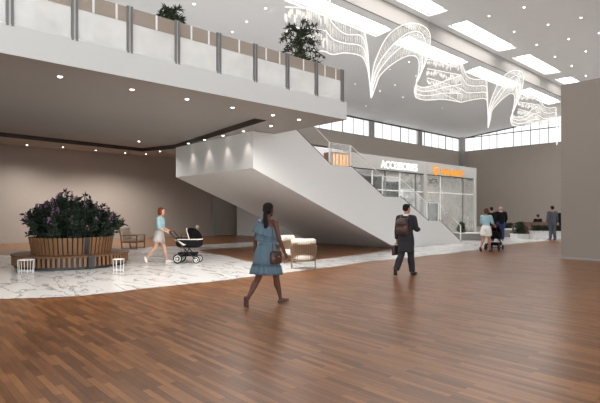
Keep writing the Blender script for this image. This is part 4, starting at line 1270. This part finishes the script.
    def hair(s, style, mat):
        Q = lambda p: s.HM @ Vector(p); mb = MB(); k_ = .132
        rot = Matrix.Rotation(s.hy, 3, 'Z') @ Matrix.Rotation(s.hp, 3, 'X')
        E = lambda c, r, n=18, m=12: mb.ell(Q(c), [v * k_ for v in r], n, m, rot)
        if style == 'bald':
            E((0, -.20, .42), (.36, .30, .20))
        elif style == 'short':
            E((0, -.085, .74), (.385, .445, .335)); E((0, -.19, .52), (.365, .33, .30))
            E((0, .18, .90), (.27, .24, .14))
        elif style == 'bob':
            E((0, -.085, .74), (.41, .455, .345)); E((0, -.17, .40), (.43, .36, .42)); E((-.30, .02, .36), (.12, .22, .36)); E((.30, .02, .36), (.12, .22, .36))
        elif style in ('ponytail', 'long'):
            E((0, -.085, .74), (.385, .45, .335)); E((0, -.20, .50), (.37, .33, .32))
            if style == 'long': E((0, -.24, .15), (.36, .26, .5))
            E((0, -.48, .42), (.17, .15, .17))
        o = s.put(mb, 'hair', mat, remesh=s.vox, iters=4)
        if style == 'ponytail':
            m = MB(); P = [Q((0, -.50, .40)), Q((.02, -.60, .15)), Q((.05, -.62, -.25)), Q((.08, -.58, -.7)), Q((.10, -.56, -1.1)), Q((.11, -.55, -1.35))]
            m.capsule(spline(P, 4), [.017 + .006 * math.sin(PI * i / 20) - .010 * max(0, i - 14) / 6 for i in range(21)], 10); s.put(m, 'ponytail', mat)
        return o
    # ---- clothes
    def top(s, name, mat, z0, z1, grow=.008, sleeve=1.0, flare=0, skirt=None, sgrow=None):
        mb = MB(); zs_ = [t[0] for t in s.torso_rings() if z0 < t[0] < z1]
        rings = []
        for z in [z0] + zs_ + [z1]:
            _, rx, ry, y = s.torso_at(z); g = grow + flare * max(0, (.62 - z) / .2)
            rings.append(s.ring(z, rx, ry, y, g))
        mb.loft(rings)
        if sleeve > 0:
            for sd in 'LR':
                P, Rr = s.arm_tube(sd, sgrow or grow)
                n = max(3, int(round(len(P) * sleeve))); 
                P, Rr = P[:n], Rr[:n]
                if sleeve >= 1: P[-1] = P[-1] - s.J[sd]['d2'] * .004
                Rr = [r + .002 for r in Rr]
                mb.tube([P[0] + (P[0] - P[1]).normalized() * Rr[0] * .5] + P, [Rr[0] * .8] + Rr, 14)
                c = s.T(((-1 if sd == 'L' else 1) * s.sh * .60 * s.w, -.004, .806))
                mb.capsule([c, s.J[sd]['sho']], [.031 * s.w + grow, .029 * s.w + grow], 12)
        return s.put(mb, name, mat, remesh=s.vox, iters=3)
    def trousers(s, name, mat, grow=.008, upto=8, hem=.010, waist=.60):
        mb = MB(); rings = []
        for z in (.47, .50, .535, .575, waist):
            _, rx, ry, y = s.torso_at(z); rings.append(s.ring(z, rx, ry, y, grow * .8))
        mb.loft(rings)
        for sd in 'LR':
            P, Rr = s.leg_tube(sd, grow)
            if upto >= 8: Rr = Rr[:3] + [r + f for r, f in zip(Rr[3:], (.003, .004, .004, .010, .013, .013))]
            else: Rr = [r + hem * i / 3 for i, r in enumerate(Rr)]
            mb.tube(P[:upto + 1], Rr[:upto + 1], 16)
            mb.ell(P[0], [Rr[0]] * 3, 12, 8)
        return s.put(mb, name, mat, remesh=s.vox, iters=3)
    def shoes(s, mat, name='shoe', g=.004):
        for sd in 'LR':
            mb = MB(); s.foot(mb, sd, g); s.put(mb, name, mat, remesh=s.vox * .8, iters=2)

R_IMG = YAW - PI / 2        # heading: towards image right
A_IMG = YAW                 # heading: away from the camera

# --- woman in the blue one-shoulder dress, walking right and away
g0 = onz(267, 305.2)
w1 = Person(Vector((g0.x, g0.y, 0.006)), R_IMG + D(56), 1.69, 'woman with a dark ponytail in a ruffled blue one-shoulder dress walking across the planks', True, 'skin_d',
            legs={'R': (20, 3, -13), 'L': (-19, 16, -36)}, arms={'L': (-6, 15, 14, 0), 'R': (4, 16, 22, 0)}, lean=2, head_yaw=12, voxel=.0085)
w1.curl = {'L': 30, 'R': 40}
w1.body(); w1.hair('ponytail', M['hair_k'])
def dress(p):
    mb = MB()
    # bodice: tilted neckline, high over the left shoulder
    rings = []
    for z in (.60, .64, .68, .72, .75):
        _, rx, ry, y = p.torso_at(z); rings.append(p.ring(z, rx, ry, y, .007, 48))
    _, rx, ry, y = p.torso_at(.775)
    rings.append([p.T(v) for v in ellring((-.004, y, .777), rx + .004, ry + .006, 48, tilt=-.16)])
    mb.loft(rings); p.put(mb, 'bodice', M['denim'])
    # left shoulder strap
    mb = MB(); J = p.J['L']['sho']
    fr = p.T((-.062, .060, .755)); tp = p.T((-.078, .0, .842)); bk = p.T((-.060, -.056, .765))
    mb.tube(spline([fr, p.T((-.074, .04, .815)), tp, p.T((-.072, -.038, .82)), bk], 5), [(.026, .006)] * 21, 10, up=(1, 0, 0)); p.put(mb, 'shoulder_strap', M['denim'])
    # ruffle: two flared tiers hanging from the neckline, wider on the left shoulder
    for nm, zt_, zb_, g0_, g1_, tl in (('ruffle', .800, .690, .010, .066, -.36), ('ruffle', .750, .625, .012, .052, -.12)):
        mb = MB(); rr_ = []
        for f in (0, .2, .45, .7, .9, 1.0):
            z = zt_ + (zb_ - zt_) * f; _, rx, ry, y = p.torso_at(min(z, .775)); g = g0_ + (g1_ - g0_) * f
            rr_.append([p.T(v) for v in ellring((-.010 if tl < -.2 else -.004, y, z), rx + g, ry + g * .8, 72, wob=.10 * f, nw=15, ph=f, tilt=tl * (1 - .35 * f))])
        mb.loft(rr_, cap=False); bmesh.ops.solidify(mb.bm, geom=mb.bm.faces[:], thickness=.003)
        p.put(mb, nm, M['denim'])
    # waist tie and skirt
    mb = MB(); rr_ = []
    for z, g in ((.598, .012), (.606, .016), (.618, .016), (.625, .012)):
        _, rx, ry, y = p.torso_at(z); rr_.append(p.ring(z, rx, ry, y, g, 48))
    mb.loft(rr_); p.put(mb, 'waist_tie', M['denim'])
    mb = MB(); rr_ = []
    for z, g, wob in ((.608, .010, .0), (.575, .014, .015), (.535, .018, .025), (.48, .030, .035), (.43, .036, .045), (.39, .042, .05)):
        _, rx, ry, y = p.torso_at(max(z, .53)); rr_.append(p.ring(z, rx, ry + .008, y, g, 72, wob=wob, nw=13, ph=z * 5))
    mb.loft(rr_, cap=False); bmesh.ops.solidify(mb.bm, geom=mb.bm.faces[:], thickness=.003); p.put(mb, 'skirt', M['denim'])
    mb = MB(); rr_ = []
    for z, g, wob in ((.398, .045, .045), (.37, .052, .06), (.335, .060, .075), (.308, .064, .085)):
        _, rx, ry, y = p.torso_at(.53); rr_.append(p.ring(z, rx, ry + .010, y, g, 96, wob=wob, nw=19, ph=z * 7))
    mb.loft(rr_, cap=False); bmesh.ops.solidify(mb.bm, geom=mb.bm.faces[:], thickness=.003); p.put(mb, 'flounce', M['denim'])
dress(w1); w1.shoes(M['leather'], 'flat_shoe', .003)

def handbag(p):
    c = Vector((.125, -.02, .475)) + p.base
    o = empty('handbag', p.world(c), p.root.rotation_euler.z, 'soft brown leather handbag at the hip of the woman in the blue dress', 'bag')
    def B(name, mb, mat, **k): mb.bm.transform(p.W); return mb.build(name, mat, o, smooth=True, **k)
    def rr(w, l, z): return [c + Vector((w * (abs(math.cos(t)) ** .5) * (1 if math.cos(t) > 0 else -1), l * (abs(math.sin(t)) ** .5) * (1 if math.sin(t) > 0 else -1), z)) for t in [2 * PI * k / 28 for k in range(28)]]
    mb = MB(); mb.loft([rr(.020, .060, -.062), rr(.030, .070, -.052), rr(.033, .074, -.01), rr(.028, .068, .04), rr(.016, .060, .058), rr(.006, .05, .062)]); B('bag_body', mb, M['leather'])
    mb = MB(); mb.loft([rr(.0345, .066, .01), rr(.0345, .070, .03), rr(.024, .066, .056), rr(.008, .055, .066)]); B('flap', mb, M['dleather'])
    s0 = p.T((.080, -.02, .838))
    mb = MB(); mb.tube(spline([c + Vector((0, .055, .055)), p.T((.122, .05, .68)), p.T((.094, .03, .80)), s0, p.T((.096, -.058, .79)), p.T((.122, -.068, .68)), c + Vector((0, -.055, .055))], 5), .0045, 6); B('strap', mb, M['leather'])
    mb = MB(); mb.ell(c + Vector((.036, 0, .012)), (.004, .010, .006), 8, 6); B('clasp', mb, M['chrome'])
handbag(w1)

# --- man with backpack and briefcase
g0 = onz(406, 275.0)
m1 = Person(Vector((g0.x, g0.y, 0.004)), A_IMG - D(40), 1.71, 'man in a charcoal suit with brown backpack and briefcase walking past the stair', False, 'skin_m',
            legs={'L': (-15, 14, -34), 'R': (13, 4, -8)}, arms={'L': (-3, 9, 8, 0), 'R': (12, 9, 78, 18)}, lean=2, head_yaw=-14, voxel=.0095)
m1.curl = {'L': 62, 'R': 40}
m1.body(); m1.hair('short', M['hair_k'])
m1.trousers('trousers', M['charcoal'], .010); m1.top('coat', M['charcoal'], .315, .832, .013, 1.0, flare=.026)
mb = MB(); mb.loft([m1.ring(.826, .046, .043, -.006), m1.ring(.848, .040, .042, -.004), m1.ring(.856, .036, .038, -.003)]); m1.put(mb, 'shirt_collar', M['wcloth'])
m1.shoes(M['shoe_b'])
def backpack(p):
    c = p.T((0, -.120, .675))
    o = empty('backpack', p.world(c), p.root.rotation_euler.z, 'brown leather backpack on the back of the man in charcoal', 'backpack')
    def B(name, mb, mat, par=o, **k): mb.bm.transform(p.W); return mb.build(name, mat, par, smooth=True, **k)
    def rr(w, l, z, dy=0): return [c + Vector((w * (abs(math.cos(t)) ** .5) * (1 if math.cos(t) > 0 else -1), dy + l * (abs(math.sin(t)) ** .5) * (1 if math.sin(t) > 0 else -1), z)) for t in [2 * PI * k / 28 for k in range(28)]]
    mb = MB(); mb.loft([rr(.066, .030, -.112), rr(.082, .044, -.100), rr(.086, .048, -.03), rr(.084, .046, .05), rr(.072, .038, .100), rr(.040, .020, .118)]); B('pack_body', mb, M['leather'])
    mb = MB(); mb.loft([rr(.056, .010, -.092, -.050), rr(.062, .016, -.08, -.052), rr(.062, .016, -.03, -.052), rr(.055, .010, -.012, -.050)]); B('front_pocket', mb, M['dleather'])
    mb = MB(); mb.loft([rr(.086, .012, .02, -.042), rr(.087, .014, .05, -.040), rr(.074, .030, .104, -.006), rr(.042, .024, .122, 0)]); B('flap', mb, M['dleather'])
    for sx in (-1, 1):
        mb = MB(); mb.tube(spline([c + Vector((sx * .05, .035, .10)), p.T((sx * .066, -.02, .850)), p.T((sx * .074, .055, .80)), p.T((sx * .088, .080, .72)), p.T((sx * .104, .02, .64)), c + Vector((sx * .070, .03, -.09))], 5), [(.014, .004)] * 26, 8, up=(1, 0, 0)); B('shoulder_strap', mb, M['dleather'])
    mb = MB(); mb.tube(spline([c + Vector((-.02, .0, .115)), c + Vector((0, 0, .142)), c + Vector((.02, 0, .115))], 5), .004, 6); B('grab_loop', mb, M['dleather'])
backpack(m1)
def briefcase(p, sd='L'):
    J = p.J[sd]; hnd = J['wri'] + J['d2'] * .068
    c = hnd + Vector((-.006, 0, -.088))
    o = empty('briefcase', p.world(c), p.root.rotation_euler.z, 'dark brown briefcase held in the left hand of the man in charcoal', 'briefcase')
    def B(name, mb, mat, **k): mb.bm.transform(p.W); return mb.build(name, mat, o, **k)
    mb = MB(); mb.box(c + Vector((-.024, -.105, -.075)), c + Vector((.024, .105, .065))); B('case_body', mb, M['dleather'], bevel=.015, smooth=True)
    mb = MB(); mb.box(c + Vector((-.027, -.10, -.005)), c + Vector((-.022, .10, .064))); mb.box(c + Vector((-.027, -.10, .062)), c + Vector((.024, .10, .069))); B('flap', mb, M['leather'])
    mb = MB(); mb.tube(spline([c + Vector((0, -.04, .066)), c + Vector((0, -.036, .088)), c + Vector((0, .036, .088)), c + Vector((0, .04, .066))], 5), .0055, 8); B('handle', mb, M['dleather'], smooth=True)
    for y in (-.06, .06):
        mb = MB(); mb.box(c + Vector((-.030, y - .008, .0)), c + Vector((-.026, y + .008, .02))); B('buckle', mb, M['chrome'])
briefcase(m1)

# --- woman with the pram on the marble (left)
g0 = onz(159.5, 262.9)
w2 = Person(Vector((g0.x, g0.y, 0.006)), R_IMG, 1.66, 'auburn haired woman in pale blue top and white skirt pushing a pram', True, 'skin_l',
            legs={'L': (18, 4, -12), 'R': (-19, 12, -30)}, arms={'L': (6, 6, 58, 2), 'R': (4, 6, 60, 2)}, lean=4, head_yaw=-8, voxel=.010)
w2.curl = {'L': 58, 'R': 58}
w2.body(); w2.hair('bob', M['hair_r']); w2.top('blouse', M['skyshirt'], .585, .825, .010, .62, sgrow=.014)
def mini(p, zt_=.61, zb_=.375, mat='wcloth'):
    mb = MB(); rr_ = []
    for z, g in ((zt_, .008), (.575, .010), (.535, .012), (.48, .018), (.43, .024), (zb_, .030)):
        _, rx, ry, y = p.torso_at(max(z, .53)); rr_.append(p.ring(z, rx, ry + (.54 - min(z, .54)) * .12, y, g, 48, wob=.012, nw=9))
    mb.loft(rr_, cap=False); bmesh.ops.solidify(mb.bm, geom=mb.bm.faces[:], thickness=.004); p.put(mb, 'skirt', M[mat])
mini(w2); w2.shoes(M['shoe_w'], 'sneaker', .006)
hw = (w2.world(w2.J['L']['wri']) + w2.world(w2.J['R']['wri'])) / 2
# --- woman with the pram on the right, seen from behind
g0 = onz(486, 251.8)
w3 = Person(Vector((g0.x, g0.y, 0.004)), A_IMG - D(42), 1.66, 'brown haired woman in white shorts seen from behind, pushing the right pram', True, 'skin_m',
            legs={'L': (-13, 10, -22), 'R': (14, 3, -9)}, arms={'L': (18, 12, 48, 0), 'R': (18, 12, 48, 0)}, lean=3, head_yaw=-5, voxel=.011)
w3.curl = {'L': 55, 'R': 55}
w3.body(); w3.hair('bob', M['hair_b']); w3.top('blouse', M['skyshirt'], .585, .825, .010, .55, sgrow=.014)
w3.trousers('shorts', M['wcloth'], .012, 2, .022, .615); w3.shoes(M['leather'], 'flat_shoe', .004)
# move the prams so their handles meet the hands
def fit_pram(pr, p):
    hl = (p.world(p.J['L']['wri'] + p.J['L']['d2'] * .06) + p.world(p.J['R']['wri'] + p.J['R']['d2'] * .06)) / 2
    pr.scale = (.92, .92, .96)
    v = Matrix.Rotation(pr.rotation_euler.z, 4, 'Z') @ Vector((0, -.52 * .92, 0))
    pr.location.x = hl.x - v.x; pr.location.y = hl.y - v.y
    return hl.z
bpy.data.objects['pram.001'].rotation_euler.z = A_IMG - D(42)
PRZ = (fit_pram(bpy.data.objects['pram'], w2), fit_pram(bpy.data.objects['pram.001'], w3))
bpy.data.objects['pram'].location.z = .006

# --- two people in dark jackets beyond
g0 = onz(491.5, 241.2)
q = Person(Vector((g0.x, g0.y, .004)), A_IMG + D(8), 1.76, 'person with short dark hair in a black jacket standing close behind the right pram', False, 'skin_m', voxel=.013, arms={'L': (0, 9, 12, 0), 'R': (4, 9, 20, 0)})
q.body(); q.hair('short', M['hair_k']); q.trousers('trousers', M['blackcloth'], .010); q.top('jacket', M['blackcloth'], .45, .832, .016, 1.0); q.shoes(M['shoe_b'])
g0 = onz(500.8, 240.6)
q = Person(Vector((g0.x, g0.y, .004)), A_IMG - D(6), 1.80, 'balding man in a black jacket and blue trousers, right one of the standing pair', False, 'skin_l', voxel=.013, build_=1.12, arms={'L': (2, 10, 30, 10), 'R': (4, 12, 30, 10)})
q.body(); q.hair('bald', M['hair_g']); q.trousers('trousers', M['navy'], .012); q.top('jacket', M['blackcloth'], .47, .832, .014, 1.0); q.shoes(M['shoe_b'])
# --- man in grey by the planter
g0 = onz(552.3, 239.9)
q = Person(Vector((g0.x, g0.y, .004)), A_IMG + D(4), 1.83, 'man in a grey suit standing with his back turned beside the white planter', False, 'skin_m', voxel=.012, arms={'L': (0, 10, 8, 0), 'R': (0, 10, 8, 0)}, legs={'L': (3, 2, 0), 'R': (-3, 2, 0)})
q.body(); q.hair('short', M['hair_k']); q.trousers('trousers', M['gsuit'], .010); q.top('jacket', M['gsuit'], .42, .832, .016, 1.0, flare=.012); q.shoes(M['shoe_b'])
# --- seated person, head over the bench back
e0_, e1_, ay_ = SEAT
d_ = ray(540, 220); best = min((abs(300 + FOC * ((e0_.lerp(e1_, k / 40).x * RX + e0_.lerp(e1_, k / 40).y * RY) / (e0_.lerp(e1_, k / 40).x * FX + e0_.lerp(e1_, k / 40).y * FY)) - 540), k / 40) for k in range(41))
sp = e0_.lerp(e1_, best[1]) + ay_ * .27
q = Person(Vector((sp.x, sp.y, .46 - .44 * 1.66)), A_IMG + D(2), 1.66, 'person with dark hair sitting on the timber bench, only head and shoulders showing', False, 'skin_m', seated=True, voxel=.014,
           legs={'L': (86, 84, 0), 'R': (86, 84, 0)}, arms={'L': (18, 8, 50, 10), 'R': (18, 8, 50, 10)})
q.body(); q.hair('short', M['hair_k']); q.trousers('trousers', M['blackcloth'], .010); q.top('jacket', M['blackcloth'], .48, .832, .014, 1.0); q.shoes(M['shoe_b'])
# --- dark figure cut by the block edge
g0 = onz(562.4, 236.6)
q = Person(Vector((g0.x, g0.y, .004)), A_IMG, 1.72, 'dark clothed person almost hidden by the edge of the taupe block', False, 'skin_m', voxel=.014)
q.body(); q.hair('short', M['hair_k']); q.trousers('trousers', M['blackcloth'], .010); q.top('jacket', M['blackcloth'], .45, .832, .014, 1.0); q.shoes(M['shoe_b'])
# --- shapes behind the frosted glass upstairs
p0 = onX(47, 14, -11.3)
q = Person(Vector((-11.3, p0.y, ZD)), A_IMG + 1.2, 1.72, 'person in a dark top standing behind the frosted mezzanine glass at the far left', False, 'skin_l', voxel=.013, build_=1.15)
q.body(); q.hair('bald', M['hair_g']); q.trousers('trousers', M['gsuit'], .012); q.top('jacket', M['gsuit'], .46, .832, .014, 1.0); q.shoes(M['shoe_b'])
p0 = onX(101.5, 40, -10.4)
q = Person(Vector((-10.4, p0.y, ZD)), A_IMG + .6, 1.12, 'child behind the frosted mezzanine glass, second figure from the left upstairs', False, 'skin_l', voxel=.011)
q.body(); q.hair('short', M['hair_b']); q.trousers('trousers', M['charcoal'], .010); q.top('sweater', M['charcoal'], .46, .832, .012, 1.0); q.shoes(M['shoe_b'])
# ================================================================== light
def area(name, loc, rot, sx, sy, power, col=(1, 1, 1), spread=PI):
    l = bpy.data.lights.new(name, 'AREA'); l.shape = 'RECTANGLE'; l.size = sx; l.size_y = sy; l.energy = power; l.color = col; l.spread = spread
    o = bpy.data.objects.new(name, l); COL.objects.link(o); o.location = loc; o.rotation_euler = rot; return o
# the soffit downlights themselves
for o_ in [o for o in COL.objects if o.name.startswith('recessed_downlight') and o.location.z < 6]:
    if 'stair' in o_['label'] and 'washing' in o_['label']: continue
    l = bpy.data.lights.new('downlight_beam', 'SPOT'); l.energy = 430 if 'back wall' in o_['label'] else (70 if 'between' in o_['label'] else 190); l.spot_size = D(150); l.spot_blend = 1; l.shadow_soft_size = .07; l.color = (1, .97, .93)
    q = bpy.data.objects.new('downlight_beam', l); COL.objects.link(q); q.location = o_.location + Vector((0, 0, -.06))
# small pools below the soffit downlights
for i, p in enumerate(spotpos):
    l = bpy.data.lights.new('downlight_beam', 'SPOT'); l.energy = 26 if i else 60; l.spot_size = D(62); l.spot_blend = .5; l.shadow_soft_size = .05; l.color = (1, .92, .84)
    o = bpy.data.objects.new('downlight_beam', l); COL.objects.link(o); o.location = (p.x, p.y - .0, p.z - .05)
w = bpy.data.worlds.new('ambient_fill'); SC.world = w; w.use_nodes = True
bg = w.node_tree.nodes['Background']; bg.inputs[0].default_value = (.90, .96, 1, 1); bg.inputs[1].default_value = 3.3  # bright world added as fill through the open unseen sides
SC.view_settings.view_transform = 'Standard'; SC.view_settings.look = 'None'; SC.view_settings.gamma = 1
SC.view_settings.use_curve_mapping = False
SC.view_settings.exposure = 0.0
SC.cycles.use_denoising = True
SC.cycles.max_bounces = 8; SC.cycles.diffuse_bounces = 5; SC.cycles.transparent_max_bounces = 16
SC.cycles.sample_clamp_indirect = 6

# unseen fill lights added to brighten the shop interiors
for y0, y1 in ((yq0, ycol), (ycol, yq1)):
    area('shop_fill_light', ((XB + XQ) / 2, (y0 + y1) / 2, zbq - .1), (0, 0, 0), 5, (y1 - y0) * .8, 260, (1, .98, .95))
